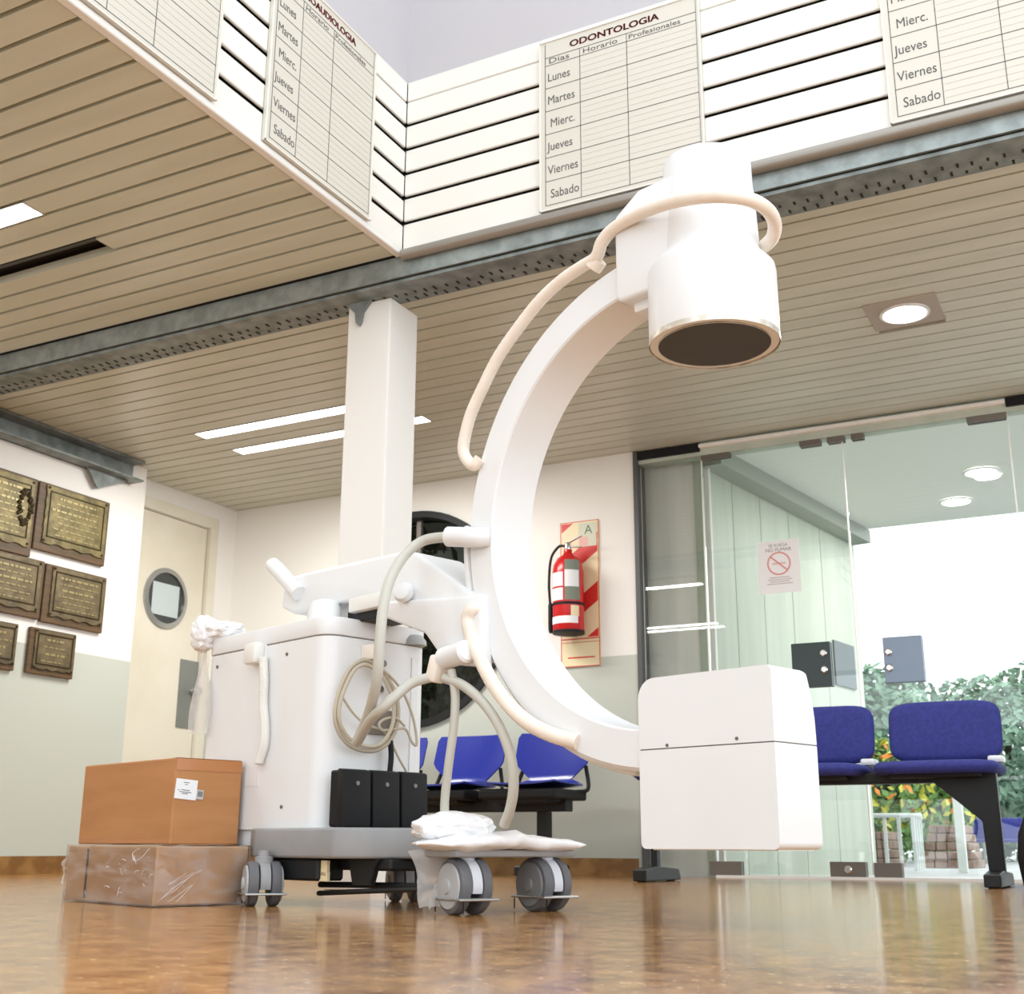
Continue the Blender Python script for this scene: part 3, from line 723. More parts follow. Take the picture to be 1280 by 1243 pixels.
x, y = spot(1275, 17.5); tree('leafy_tree', x, y, 2.35, 1.35, 1.15, 'pale green tree outdoors beyond the end of the blue bench', 'tree', 'leafpale', 8, 9500, .065)
x, y = spot(1170, 21); tree('leafy_tree', x, y, 1.75, 1.4, .8, 'low grey-green tree outdoors far behind the flowering shrub', 'tree', 'leafpale', 15, 6500, .065)
fx, fy = spot(1135, 12.2)
for k, (px, dd, lab) in enumerate(((1106, 12.4, 'flowering shrub with orange and yellow blooms behind the white railing'), (1174, 13.5, 'flowering shrub with orange and yellow blooms over the brown brick planter'))):
    x, y = spot(px, dd)
    t = tree('flowering_shrub', x, y, 1.18, .36, .60, lab, 'shrub', 'leaf', 21+k, 1500, .05, False, 'flowering shrubs')
    obj('yellow_leaves', leaves((x, y-.05, .66), .38, .38, .5, 260, .05, 31+k), M['leafyellow'], t)
    obj('orange_blooms', leaves((x, y-.05, .70), .40, .40, .45, 60, .05, 41+k), M['orange'], t)
# railing
t = thing('railing', 'white tubular handrail outdoors below the flowering shrubs', 'railing', (*spot(1120, 9.6), -.02))
x0 = on(1088, 1030, 1, 9.6).x; x1 = on(1150, 1030, 1, 9.6).x; zt = .37
bm = B(); tube(bm, [(x0-.3, 9.6, zt), (x1-.06, 9.6, zt), (x1-.03, 9.75, zt), (on(1152, 1030, 1, 10.6).x, 10.6, zt)], .016, 8); obj('top_rail', bm, M['railpaint'], t, smooth=True)
xx = x0-.2
for k in range(6):
    bm = B(); box(bm, xx-.012, xx+.012, 9.59, 9.61, -.02, zt); obj('baluster', bm, M['railpaint'], t); xx += (x1-.05-x0+.2)/5
for k in range(3):
    xr = on(1144+3*k, 1030, 1, 9.8+.25*k).x; bm = B(); box(bm, xr-.011, xr+.011, 9.8+.25*k, 9.82+.25*k, -.02, zt); obj('baluster', bm, M['railpaint'], t)
# brick planters
def planter(px0, px1, dist, z1, label, steps):
    a, b = on(px0, 1060, 1, dist).x, on(px1, 1060, 1, dist).x
    t = thing('brick_planter', label, 'planter', ((a+b)/2, dist+.3, -.02), 0, 'brick planters')
    for k in range(steps):
        z = -.02+(z1+.02)*k/steps; e = .04*k*(b-a)
        bm = B(); n = 4
        for j in range(n):
            s = (b-a-2*e)/n; box(bm, a+e+j*s+.004, a+e+(j+1)*s-.004, dist+e, dist+.7-e, z, z+(z1+.02)/steps-.006, .006, 1)
        obj('brick_course', bm, M['brick'], t)
    return t
planter(1150, 1216, 11.0, .33, 'stepped brown brick planter outdoors behind the thin white post', 5)
planter(1078, 1112, 11.2, .28, 'grey-brown brick planter outdoors behind the white railing', 4)
x, y = spot(1202, 9.0)
struct('post', box(B(), x-.028, x+.028, y-.028, y+.028, -.02, .55), M['railpaint'])
tag(bpy.data.objects['post'], 'thin white post outdoors seen between the bench beam and floor', 'post'); bpy.data.objects['post']['kind'] = 'thing'
for k, (px, dd, lab) in enumerate(((1226, 15.0, 'small blue outdoor chair by the bench leg'), (1254, 14.6, 'small blue outdoor chair between the bench leg and the black bag'))):
    x, y = spot(px, dd)
    t = thing('outdoor_chair', lab, 'chair', (x, y, -.02), 0, 'blue chairs outdoors')
    obj('seat', box(B(), x-.2, x+.2, y-.2, y+.2, .20, .24, .01, 1), M['blueplastic'], t)
    obj('backrest', box(B(), x-.2, x+.2, y+.17, y+.2, .24, .46, .01, 1), M['blueplastic'], t)
    for sx in (-.17, .17):
        for sy in (-.17, .17): obj('leg', box(B(), x+sx-.012, x+sx+.012, y+sy-.012, y+sy+.012, -.02, .20), M['steel'], t)
# foliage behind the porthole, its shade put into the leaf colour
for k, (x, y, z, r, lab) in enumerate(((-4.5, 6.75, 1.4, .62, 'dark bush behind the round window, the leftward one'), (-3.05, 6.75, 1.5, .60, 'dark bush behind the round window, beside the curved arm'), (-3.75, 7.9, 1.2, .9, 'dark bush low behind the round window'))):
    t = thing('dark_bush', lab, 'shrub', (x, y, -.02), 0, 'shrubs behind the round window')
    obj('foliage', leaves((x, y, z), r, .4, .85, 1800, .07, 60+k), M['leafshaded'], t)
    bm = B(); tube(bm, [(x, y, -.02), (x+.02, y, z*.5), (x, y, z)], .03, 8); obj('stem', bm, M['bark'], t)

t = thing('pale_shrub', 'pale green shrub low behind the round window beside the grey hoses', 'shrub', (-3.42, 6.35, -.02), 0, 'shrubs behind the round window')
obj('foliage', leaves((-3.42, 6.35, .92), .16, .10, .13, 160, .05, 77), M['leafpale'], t)
bm = B(); tube(bm, [(-3.42, 6.35, -.02), (-3.40, 6.35, .4), (-3.42, 6.35, .9)], .012, 8); obj('stem', bm, M['bark'], t)
# ------------------------------------------------------------------ benches
def cushion(bm, x0, x1, y0, y1, z0, z1, crown=.02, n=10, rad=.5):
    """soft pad: superellipse outline in x/y with a domed top"""
    cx, cy, rx, ry = (x0+x1)/2, (y0+y1)/2, (x1-x0)/2, (y1-y0)/2; N = 40; prof = [(0, .0), (.92, .0), (1, .35), (1, .65), (.94, .9), (.8, 1), (.4, 1.25), (0, 1.35)]
    rings = []
    for (s, h) in prof[1:-1]:
        ring = []
        for i in range(N):
            a = 2*PI*i/N; ca, sa = math.cos(a), math.sin(a); e = .38
            ring.append(bm.verts.new((cx+rx*s*math.copysign(abs(ca)**e, ca), cy+ry*s*math.copysign(abs(sa)**e, sa), z0+(z1-z0)*min(h, 1)+crown*max(0, h-1))))
        rings.append(ring)
    fs = []
    for a, b in zip(rings, rings[1:]):
        for i in range(N): fs.append(bm.faces.new((a[i], a[(i+1) % N], b[(i+1) % N], b[i])))
    fs.append(bm.faces.new(rings[0][::-1])); fs.append(bm.faces.new(rings[-1])); bmesh.ops.recalc_face_normals(bm, faces=fs); return bm
def fabric_bench():
    y0 = 4.95
    t = thing('waiting_bench', 'row of blue fabric waiting seats on a black frame in front of the glass', 'bench', (-1.3, y0+.2, 0))
    bm = B(); box(bm, -1.99, -.585, y0+.14, y0+.22, .385, .425, .004, 1); obj('beam', bm, M['blackmetal'], t)
    for k in range(3):
        c = -.795-.505*k; 
        seat = obj('seat', cushion(B(), c-.235, c+.235, y0, y0+.43, .415, .465, .012), M['bluefab'], t, smooth=True, autosmooth=60)
        bm = B(); box(bm, c-.17, c+.17, y0+.05, y0+.36, .40, .418, .004, 1); obj('seat_pan', bm, M['black'], seat)
        bb = cushion(B(), -.222, .222, -.125, .125, 0, .045, .012)
        bb.transform(Matrix.Translation((c, y0+.44, .60)) @ Matrix.Rotation(R(80), 4, 'X'))
        back = obj('backrest', bb, M['bluefab'], t, smooth=True, autosmooth=60)
        bm = B(); box(bm, c-.19, c+.19, y0+.445, y0+.47, .49, .70, .01, 1); obj('back_shell', bm, M['black'], back)
        bm = B(); tube(bm, [(c+.13, y0+.30, .42), (c+.17, y0+.40, .43), (c+.18, y0+.45, .50)], .010, 8); obj('back_bracket', bm, M['blackmetal'], t, smooth=True); bm = B()
        tube(bm, [(c-.13, y0+.30, .42), (c-.17, y0+.40, .43), (c-.18, y0+.45, .50)], .010, 8); obj('back_bracket', bm, M['blackmetal'], t, smooth=True)
    for s, x in ((1, -.61), (-1, -1.975)):
        bm = B(); prism(bm, [(x-.012, .42), (x-.012, .045), (x+.018, .045), (x+.018, .42)] if s < 0 else [(x+.03*s, .425), (x-.21*s, .40), (x-.20*s, .385), (x-.035*s, .24), (x-.028*s, .045), (x+.03*s, .045)], y0+.13, y0+.17, 'xz', .003, 1); lg = obj('leg', bm, M['blackmetal'], t)
        bm = B(); prism(bm, [(y0-.03, .004), (y0-.03, .05), (y0+.10, .062), (y0+.36, .05), (y0+.38, .02), (y0+.38, .004)], x-.03, x+.03, 'yz', .004, 1); obj('foot', bm, M['blackmetal'], lg)
        for yy in (y0, y0+.33): obj('foot_pad', lathe(B(), [(.02, 0), (.02, .012)], (x, yy, 0), (0, 0, 1), 14), M['black'], lg)
    bm = B(); cushion(bm, -.62, -.56, y0+.24, y0+.34, .465, .49, .004); obj('arm_cap', bm, M['white'], t, smooth=True)
    bm = B(); cushion(bm, -1.11, -1.05, y0+.24, y0+.34, .465, .49, .004); obj('arm_cap', bm, M['white'], t, smooth=True)
fabric_bench()
def shell_bench():
    yb = 5.42
    t = thing('waiting_bench', 'row of glossy blue plastic waiting seats against the back wall behind the x-ray machine', 'bench', (-2.9, yb, 0))
    bm = B(); box(bm, -3.85, -2.53, yb-.02, yb+.06, .30, .37, .004, 1); obj('beam', bm, M['blackmetal'], t)
    for k in range(3):
        c = -2.70-.475*k; w_ = .205
        def curve(u, v):           # u across -1..1, v: 0 front of seat .. 1 top of back
            x = c+u*w_
            if v < .5:
                q = v/.5; y = yb-.22+.40*q; z = .408+.010*(1-q)**2+.012*u*u-.006*math.sin(q*PI)*(1-u*u)
                if q > .8: z += .05*((q-.8)/.2)**2
            else:
                q = (v-.5)/.5; y = yb+.18+.085*q-.03*u*u; z = .455+.235*q
            return Vector((x, y, z))
        bm = B(); nu, nv = 12, 20; g = []
        for j in range(nv+1):
            v = j/nv; row = []
            for i in range(nu+1):
                u = -1+2*i/nu; p = curve(u, v)
                if v >= .5:
                    q = (v-.5)/.5; ww = min(1, .55+1.25*q) if q < .9 else 1-.06*(q-.9)*10
                    p = curve(u*ww, v); p.x = c+u*w_*ww
                elif v > .42: p.x = c+u*w_*(1-(v-.42)/.08*.45*1)
                row.append(bm.verts.new(p))
            g.append(row)
        for j in range(nv):
            for i in range(nu): bm.faces.new((g[j][i], g[j][i+1], g[j+1][i+1], g[j+1][i]))
        bmesh.ops.recalc_face_normals(bm, faces=bm.faces[:]); bmesh.ops.solidify(bm, geom=bm.faces[:], thickness=.008)
        s = obj('seat_shell', bm, M['blueplastic'], t, smooth=True, autosmooth=50)
        bm = B(); box(bm, c-.20, c+.20, yb-.212, yb+.16, .352, .400, .012, 2); box(bm, c-.15, c+.15, yb-.19, yb+.05, .335, .36, .006, 1)
        obj('seat_frame', bm, M['black'], s)
        bm = B(); tube(bm, [(c-.19, yb+.05, .39), (c-.20, yb+.17, .41), (c-.17, yb+.215, .52)], .010, 8); obj('back_bracket', bm, M['black'], s, smooth=True); bm = B()
        tube(bm, [(c+.19, yb+.05, .39), (c+.20, yb+.17, .41), (c+.17, yb+.215, .52)], .010, 8); obj('back_bracket', bm, M['black'], s, smooth=True)
    for x in (-2.665, -3.72):
        bm = B(); box(bm, x-.03, x+.03, yb, yb+.05, .06, .31, .004, 1); lg = obj('leg', bm, M['blackmetal'], t)
        bm = B(); box(bm, x-.028, x+.028, yb-.24, yb+.25, .012, .055, .006, 1); obj('foot', bm, M['blackmetal'], lg)
        for yy in (yb-.20, yb+.21): obj('foot_pad', lathe(B(), [(.02, 0), (.02, .014)], (x, yy, 0), (0, 0, 1), 14), M['black'], lg)
shell_bench()
# black bag at the right edge
t = thing('black_bag', 'black rounded bag standing on the floor beside the bench foot', 'bag', (-.30, 5.05, 0))
bm = B(); cushion(bm, -.19, .19, -.13, .13, 0, .30, .03); bm.transform(Matrix.Translation((-.335, 5.02, 0)))
for v_ in bm.verts:
    k = 1-.35*max(0, v_.co.z/.33)**3; v_.co.x = -.335+(v_.co.x+.335)*k
obj('body', bm, M['black'], t, smooth=True, autosmooth=60)
bm = B(); tube(bm, [(-.40, 5.02, .31), (-.37, 5.02, .36), (-.30, 5.02, .36), (-.27, 5.02, .31)], .008, 8); obj('handle', bm, M['black'], t, smooth=True)

# ------------------------------------------------------------------ machine frame: a = along the machine (+ towards the beam), v = across, z up
TH = R(18.4); AV = Matrix.Rotation(-TH, 4, 'Z'); E2 = Vector((math.sin(TH), math.cos(TH), 0)); U = Vector((math.cos(TH), -math.sin(TH), 0))
V0 = 1.96
def atv(px, py, v):
    d = ray(px, py); t = (v-CAMP.dot(E2))/d.dot(E2); P = CAMP+d*t; return Vector((P.dot(U), v, P.z))
def ata(px, py, a):
    d = ray(px, py); t = (a-CAMP.dot(U))/d.dot(U); P = CAMP+d*t; return Vector((a, P.dot(E2), P.z))

# ---- boxes
def avobj(name, bm, m, parent=None, **k):
    bm.transform(AV); return obj(name, bm, m, parent, **k)
c0 = AV.inverted() @ on(190, 1135, 2, 0)
bx0 = c0.x-.485; bv0 = c0.y
t = thing('wrapped_box', 'flat cardboard box wrapped in clear plastic film on the floor under the other box', 'box', AV @ Vector((c0.x-.24, bv0+.13, 0)), -TH)
avobj('carton', box(B(), c0.x-.47, c0.x-.003, bv0+.003, bv0+.255, .003, .138, .003, 1), M['card2'], t)
def film(x0, x1, y0, y1, z0, z1, amp, seed):
    bm = B(); box(bm, x0, x1, y0, y1, z0, z1)
    bmesh.ops.subdivide_edges(bm, edges=bm.edges[:], cuts=22, use_grid_fill=True)
    for v in bm.verts:
        n_ = noise.noise_vector(v.co*11+Vector((seed, 0, 0)))*amp + noise.noise_vector(v.co*34+Vector((seed, 5, 0)))*amp*.45
        n_ = Vector((max(-.001, n_.x) if v.co.x > (x0+x1)/2 else min(.001, n_.x), max(-.001, n_.y) if v.co.y > (y0+y1)/2 else min(.001, n_.y), max(0, n_.z) if v.co.z > .07 else 0))
        v.co += n_
    return bm
bm = film(c0.x-.473, c0.x, bv0, bv0+.258, .001, .1405, .0035, 3)
avobj('plastic_wrap', bm, M['film'], t, smooth=True, autosmooth=70)
bm = B(); rc = random.Random(11)  # thin white strands drawn as highlights along the film creases
for k in range(15):
    x = c0.x-rc.choice((.02, .05, .09, .13, .17, .24, .34))-rc.uniform(0, .04); z = rc.uniform(.02, .12); L = rc.uniform(.008, .028); a = rc.uniform(-1.2, 1.2)
    tube(bm, [(x, bv0-.003, z), (x+L*.5*math.cos(a), bv0-.0045, z+L*.5*math.sin(a)+.003), (x+L*math.cos(a), bv0-.003, z+L*math.sin(a))], rc.uniform(.0003, .0007), 5, k=4)
tube(bm, [(c0.x-.075, bv0-.003, .134), (c0.x-.105, bv0-.005, .122), (c0.x-.095, bv0-.005, .105), (c0.x-.06, bv0-.005, .112), (c0.x-.03, bv0-.003, .132)], .0007, 5)
for k in range(9):
    v = bv0+rc.uniform(.005, .06); z = rc.uniform(.01, .06); L = rc.uniform(.04, .12); a = rc.uniform(.35, .75)
    tube(bm, [(c0.x+.003, v, z), (c0.x+.004, v+L*.5*math.cos(a), z+L*.5*math.sin(a)), (c0.x+.003, v+L*math.cos(a), min(.135, z+L*math.sin(a)))], rc.uniform(.0002, .0005), 5, k=4)
avobj('film_crease_glints', bm, M['filmwhite'], t, smooth=True)
bm = B(); e0 = Vector((c0.x-.475, bv0, 0)); P = []
for j in range(9):
    z = .138*(1-j/8)+.004; row = []
    for i in range(5):
        q = i/4; wv = .055*math.sin(PI*j/9+.3)*q
        row.append(bm.verts.new((e0.x-wv-.002, e0.y-.01*math.sin(j*1.7+i)*q+.02*q, z-.012*q*math.sin(j))))
    P.append(row)
for j in range(8):
    for i in range(4): bm.faces.new((P[j][i], P[j][i+1], P[j+1][i+1], P[j+1][i]))
bmesh.ops.solidify(bm, geom=bm.faces[:], thickness=.0008)
avobj('film_flap', bm, M['filmveil'], t, smooth=True)
bm = B(); box(bm, c0.x-.36, c0.x-.352, bv0+.001, bv0+.0025, .01, .13); avobj('flap_seam', bm, M['wood'], t)
# upper box
cu = Vector((c0.x-.055, bv0+.085, .1425))
pr = atv(212, 1057, cu.y)
cu.x = pr.x
pl = atv(97, 1057, cu.y); pz = atv(212, 948, cu.y); prr = ata(297, 1058, cu.x)
Lx, Lv, Hz = cu.x-pl.x, prr.y-cu.y, pz.z-.142
t = thing('cardboard_box', 'brown taped cardboard box with a white address label on top of the wrapped box', 'box', AV @ Vector((cu.x-Lx/2, cu.y+Lv/2, .142)), -TH)
avobj('carton', box(B(), cu.x-Lx, cu.x, cu.y, cu.y+Lv, .142, .142+Hz, .004, 2), M['card'], t)
bm = B(); box(bm, cu.x+.0003, cu.x+.0012, cu.y+.002, cu.y+Lv-.002, .142+Hz-.030, .142+Hz-.001); box(bm, cu.x-.02, cu.x+.001, cu.y+Lv*.02, cu.y+Lv*.98, .142+Hz, .142+Hz+.0008)
box(bm, cu.x-Lx+.01, cu.x-.01, cu.y-.001, cu.y-.0003, .145, .155)
avobj('tape', bm, M['tape'], t)
q0 = ata(217, 998, cu.x); q1 = ata(246, 974, cu.x)
lbm = Matrix.Translation((cu.x+.0012, q0.y, q0.z)) @ Matrix.Rotation(R(-4), 4, 'X')
Lw, Lh = q1.y-q0.y, q1.z-q0.z
bm = B(); box(bm, 0, .0006, 0, Lw, 0, Lh, mtx=lbm); lab = avobj('address_label', bm, M['paper'], t)
bm = B(); box(bm, 0, .0006, Lw, Lw+.020, .004, Lh*.55, mtx=lbm); avobj('side_label', bm, mat('grey_label', (.5, .5, .5), .5), t)
bm = B()
for k, (a, b, z) in enumerate(((.35, .62, .82), (.42, .55, .72), (.12, .20, .42), (.28, .68, .44), (.20, .75, .34), (.33, .6, .26))): box(bm, .0006, .0010, Lw*a, Lw*b, Lh*z, Lh*z+.0016, mtx=lbm)
for k in range(6): box(bm, .0006, .0010, Lw+.004+.0024*k, Lw+.0052+.0024*k, .010, Lh*.48, mtx=lbm)
avobj('label_print', bm, M['ink'], lab)

# ---- x-ray machine
AF, VS = -2.52, 1.79                      # cabinet front plane and side plane
VR = ata(535.5, 900, AF).y
VM = (VS+VR)/2
mc = thing('x_ray_machine', 'large white mobile x-ray machine with a curved arm standing on castors', 'medical machine', AV @ Vector((-2.4, V0, 0)), -TH)
def part(name, bm, m, parent=mc, smooth=True, **k): return avobj(name, bm, M[m] if isinstance(m, str) else m, parent, smooth=smooth, **k)
def roundplan(x0, x1, y0, y1, r, n=8):
    pts = []
    for (cx_, cy_, a0) in ((x1-r, y0+r, -90), (x1-r, y1-r, 0), (x0+r, y1-r, 90), (x0+r, y0+r, 180)):
        for i in range(n+1):
            a = R(a0+90*i/n); pts.append((cx_+r*math.cos(a), cy_+r*math.sin(a)))
    return pts
zseam, ztop = .652, .70
AR = -3.10
cab = part('cabinet', prism(B(), roundplan(AR, AF, VS, VR, .05), .18, zseam-.0015, 'xy'), 'white')
part('cabinet_lid', prism(B(), roundplan(AR-.002, AF+.002, VS-.002, VR+.002, .05), zseam+.0015, ztop, 'xy', .004, 2), 'white')
part('lid_seam', prism(B(), roundplan(AR+.004, AF-.004, VS+.004, VR-.004, .046), zseam-.004, zseam+.004, 'xy'), 'clamp')
# side grab handle with coiled cord
h0 = atv(318, 812, VS); 
bm = B(); box(bm, h0.x, h0.x+.055, VS-.035, VS, h0.z-.045, h0.z+.012, .008, 2)
hd = part('cord_holder', bm, 'cream')
bm = B(); cp = [atv(*p, VS-.016) for p in ((329, 822), (330, 850), (329, 880), (331, 905), (330, 930), (323, 955))]
path = spline(cp, 120); hel = []
for i, p_ in enumerate(path):
    ph = i*2*PI/9; hel.append(p_+Vector((math.cos(ph)*.009, math.sin(ph)*.009, 0)))
tube(bm, hel, .0034, 6, smooth=False)
part('coiled_cord', bm, 'cream')
bm = B(); box(bm, h0.x-.004, h0.x+.06, VS-.0015, VS+.001, h0.z-.36, h0.z+.02, .0005, 1); part('side_recess', bm, 'white')
bm = B()
for p in ((272, 834), (359, 818), (352, 1009)):
    q = atv(*p, VS); lathe(bm, [(.005, 0), (.004, .003)], (q.x, VS, q.z), (0, -1, 0), 10)
part('side_screws', bm, 'clamp')
# front panel details
bm = B(); q = ata(468, 868, AF); q2 = ata(492, 918, AF)
q0 = ata(458, 918, AF); q1 = ata(492, 890, AF); box(bm, AF, AF+.008, q0.y, q1.y, q0.z, q1.z, .001, 1); part('connector_panel', bm, mat('dark_connector_panel', (.22, .19, .16), .5), smooth=False)
bm = B()
for (px, py) in ((474, 862), (481, 885), (478, 830)):
    q = ata(px, py, AF); lathe(bm, [(.009, 0), (.009, .008), (.006, .008)], (AF, q.y, q.z), (1, 0, 0), 14)
part('sockets', bm, 'clamp')
q = ata(516, 920, AF); bm = B(); box(bm, AF, AF+.004, ata(512, 900, AF).y, ata(520, 900, AF).y, .20, .62, .001, 1); part('front_ridge', bm, 'white', smooth=False)
q = ata(519, 800, AF); bm = B(); lathe(bm, [(.034, 0), (.033, .012), (.022, .026), (.004, .031)], (AF-.005, q.y, zseam+.002), (0, 0, 1), 24); part('rear_dome', bm, 'disc')
# cable hanger and coil
ho = AF+.03
bm = B(); qa = ata(455, 822, AF); box(bm, AF, AF+.05, qa.y-.012, qa.y+.012, qa.z-.01, qa.z+.03, .005, 2); part('cable_hook', bm, 'hose')
def fr(pts, a): return [ata(px, py, a) for px, py in pts]
bm = B()
tube(bm, fr([(452, 826), (436, 838), (423, 868), (419, 900), (430, 925), (448, 937), (470, 938), (488, 925), (497, 900), (495, 870), (480, 842), (465, 828)], ho), .006, 10, closed=True)
tube(bm, fr([(452, 832), (440, 842), (427, 872), (424, 898), (434, 920), (450, 931), (470, 933), (484, 921), (492, 898), (490, 872), (478, 846), (464, 834)], ho+.012), .005, 10, closed=True)
tube(bm, fr([(476, 836), (490, 848), (505, 868), (517, 900), (521, 930), (515, 928), (507, 912), (492, 912), (478, 913), (474, 905), (482, 899), (495, 898), (506, 908)], ho+.006), .0035, 8)
tube(bm, fr([(428, 872), (440, 890), (452, 902), (466, 909), (478, 913), (487, 924), (497, 945), (508, 965)], ho), .003, 8)
part('cable_coil', bm, 'cable2')
bm = B(); tube(bm, fr([(488, 926), (489, 945), (487, 968)], AF+.03), .007, 10); part('black_plug', bm, 'black')
# base
zb0, zb1 = .112, .182
pl = [(-2.79, 1.775), (-2.74, 1.758), (-2.42, 1.762), (-2.36, 1.80), (-2.26, 1.92), (-2.18, 1.925), (-2.18, 1.995), (-2.26, 2.0), (-2.36, 2.12), (-2.42, 2.158), (-2.74, 2.22), (-2.79, 2.208)]
part('base_cover', prism(B(), pl, zb0, zb1, 'xy', .008, 3), 'grey')
bm = B(); box(bm, -3.12, -2.76, 1.80, 2.12, .13, .182, .006, 2); part('rear_chassis', bm, 'white')
bm = B(); box(bm, -2.20, -2.08, 1.925, 1.995, .125, .165, .006, 2); part('front_leg', bm, 'grey')
bm = B(); box(bm, -2.135, -2.03, 1.80, 2.17, .118, .134, .005, 2); part('front_crossbar', bm, 'grey')
# understructure
bm = B(); box(bm, -2.72, -2.50, 1.78, 1.86, .06, .112, .006, 1); box(bm, -2.50, -2.30, 1.84, 1.95, .085, .112, .006, 1)
prism(bm, [(-2.45, .112), (-2.33, .112), (-2.35, .09), (-2.365, .05), (-2.43, .05)], 1.83, 1.85, 'xz', .003, 1)
part('understructure', bm, 'blackmetal', smooth=False)
bm = B(); tube(bm, [atv(*p, 1.83) for p in ((398, 1117), (470, 1114), (535, 1112))], .006, 8); tube(bm, [atv(*p, 1.88) for p in ((400, 1106), (470, 1107), (545, 1109))], .007, 8)
part('steering_rod', bm, 'blackmetal')
qa, qb = atv(376, 1101, 1.80), atv(413, 1090, 1.80)
bm = B(); box(bm, qa.x, qb.x, 1.79, 1.80, qa.z, qb.z, .001, 1); qc = atv(403, 1090, 1.80); qd = atv(413, 1076, 1.80); box(bm, qc.x, qd.x, 1.79, 1.80, qc.z-.01, qd.z, .001, 1)
part('cream_bracket', bm, M['creamsign'], smooth=False)
def caster(name_label, a, v, r, ang, wt, disc_m, hood_m):
    """a,v contact point; ang rotates the axle about z (0 = axle along -v)"""
    rot = Matrix.Translation((a, v, 0)) @ Matrix.Rotation(ang, 4, 'Z')
    hw = wt/2
    bm = B(); lathe(bm, [(r*.98, -hw*.30), (r*.98, hw*.30)], (0, 0, r), (0, 1, 0), 40)
    for v_ in list(bm.verts):
        if v_.co.z < r*.75: v_.co.z = r*.75
    lathe(bm, [(.022, 0), (.022, .02), (.014, .022), (.014, .035)], (0, 0, 2*r-.01), (0, 0, 1), 18)
    bm.transform(rot); hood = part('caster', bm, hood_m)
    for s in (-1, 1):
        bm = B(); lathe(bm, [(r*.86, s*hw*.34), (r, s*hw*.42), (r, s*hw*.86), (r*.95, s*hw*.97), (r*.84, s*hw)], (0, 0, r), (0, 1, 0), 44)
        bm.transform(rot); w_ = part('wheel', bm, 'tyre', hood)
        bm = B(); lathe(bm, [(r*.83, s*(hw-.001)), (r*.80, s*(hw+.004)), (r*.30, s*(hw+.006)), (r*.26, s*(hw+.010)), (.004, s*(hw+.011))], (0, 0, r), (0, 1, 0), 40)
        bm.transform(rot); part('wheel_disc', bm, disc_m, w_)
    bm = B(); box(bm, r*.35, r*1.16, -hw*1.25, hw*1.25, r*.50, r*.60, .002, 1)
    box(bm, -r*1.16, -r*.9, -hw*1.1, -hw*.9, r*.50, r*.60, .002, 1); box(bm, -r*1.1, r*.6, -hw*1.25, -hw*1.12, r*.50, r*.58, .002, 1)
    bm.transform(rot); part('brake_lever', bm, 'steel', hood, smooth=False)
    bm = B(); box(bm, r*1.02, r*1.05, -hw*1.0, -hw*.94, .004, r*.5); box(bm, -r*1.06, -r*1.03, -hw*1.0, -hw*.94, .004, r*.5); bm.transform(rot); part('cable_guard', bm, 'black', hood, smooth=False)
caster('', -2.07, 1.862, .0585, R(-12), .078, M['disc'], M['hood'])
caster('', -2.065, 2.10, .0585, R(-8), .078, mat('dark_wheel_disc', (.20, .205, .21), .4), M['hood'])
caster('', -2.66, 1.735, .052, R(-24), .080, M['disc'], M['grey'])
caster('', -2.66, 2.18, .052, R(-24), .080, M['disc'], M['grey'])

# ---- arm
bm = B()
prof = [(395, 712), (500, 688.5), (519, 690), (588, 741), (600, 742), (604, 828), (548, 812), (532, 792), (482, 768), (478, 750), (440, 752), (366, 768), (350, 760), (357, 722)]
VA = 1.88
pp = [atv(px, py, VA) for px, py in prof]
part('carrier_arm', prism(bm, [(p.x, p.z) for p in pp], VA, VA+.16, 'xz', .012, 3), 'white', autosmooth=50)
bm = B(); q = [atv(px, py, VA-.012) for px, py in ((474, 752), (600, 744), (604, 834), (556, 830), (530, 792), (474, 770))]
part('carrier_block', prism(bm, [(p.x, p.z) for p in q], VA-.012, VA+.02, 'xz', .008, 3), 'white', autosmooth=50)
bm = B(); q = atv(508, 742, VA-.01); lathe(bm, [(.010, -.012), (.021, -.010), (.026, .006), (.020, .020), (.004, .024)], (q.x, VA-.016, q.z), (.45, -.9, .1), 24); part('locking_knob', bm, 'white')
bm = B(); q = [atv(px, py, VA-.01) for px, py in ((340, 706), (352, 718), (366, 734), (374, 742))]
tube(bm, q, .021, 14); part('push_handle', bm, 'white')
bm = B(); q0 = atv(430, 764, VA); q1 = atv(474, 744, VA); box(bm, q0.x+.03, q1.x+.01, VA-.01, VA+.14, ztop+.018, ztop+.055, .004, 2); part('lift_collar', bm, 'cream')
bm = B(); box(bm, q0.x-.0, q1.x, VA+.01, VA+.12, ztop-.005, ztop+.07, .004, 1); part('lift_column', bm, 'blackmetal')
bm = B(); q = atv(410, 757, VA-.02); lathe(bm, [(.045, 0), (.045, .03), (.035, .055), (.015, .062)], (q.x, VA-.03, ztop-.002), (0, 0, 1), 28); part('swivel_cover', bm, 'white')
# lower brackets holding hoses
q = atv(572, 820, VA-.02); bm = B(); lathe(bm, [(.022, -.045), (.026, -.04), (.026, .045), (.02, .05)], (q.x, VA-.03, q.z), (1, -.1, .08), 24); part('hose_clamp_boss', bm, 'white')
q = atv(546, 838, VA-.03); bm = B(); box(bm, -.016, .02, -.02, .02, -.028, .034, .008, 2, Matrix.Translation(q) @ Matrix.Rotation(R(18), 4, 'Y')); part('hose_clamp', bm, 'hose')

# ---- curved arm
CC = Vector((0, 0))
VN, VF = 1.895, 2.025
outer = [(593, 600), (588, 660), (590, 740), (610, 830), (645, 885), (720, 940), (790, 962), (620, 520), (650, 455), (700, 390), (745, 345)]
P = [atv(*p, VN) for p in outer]
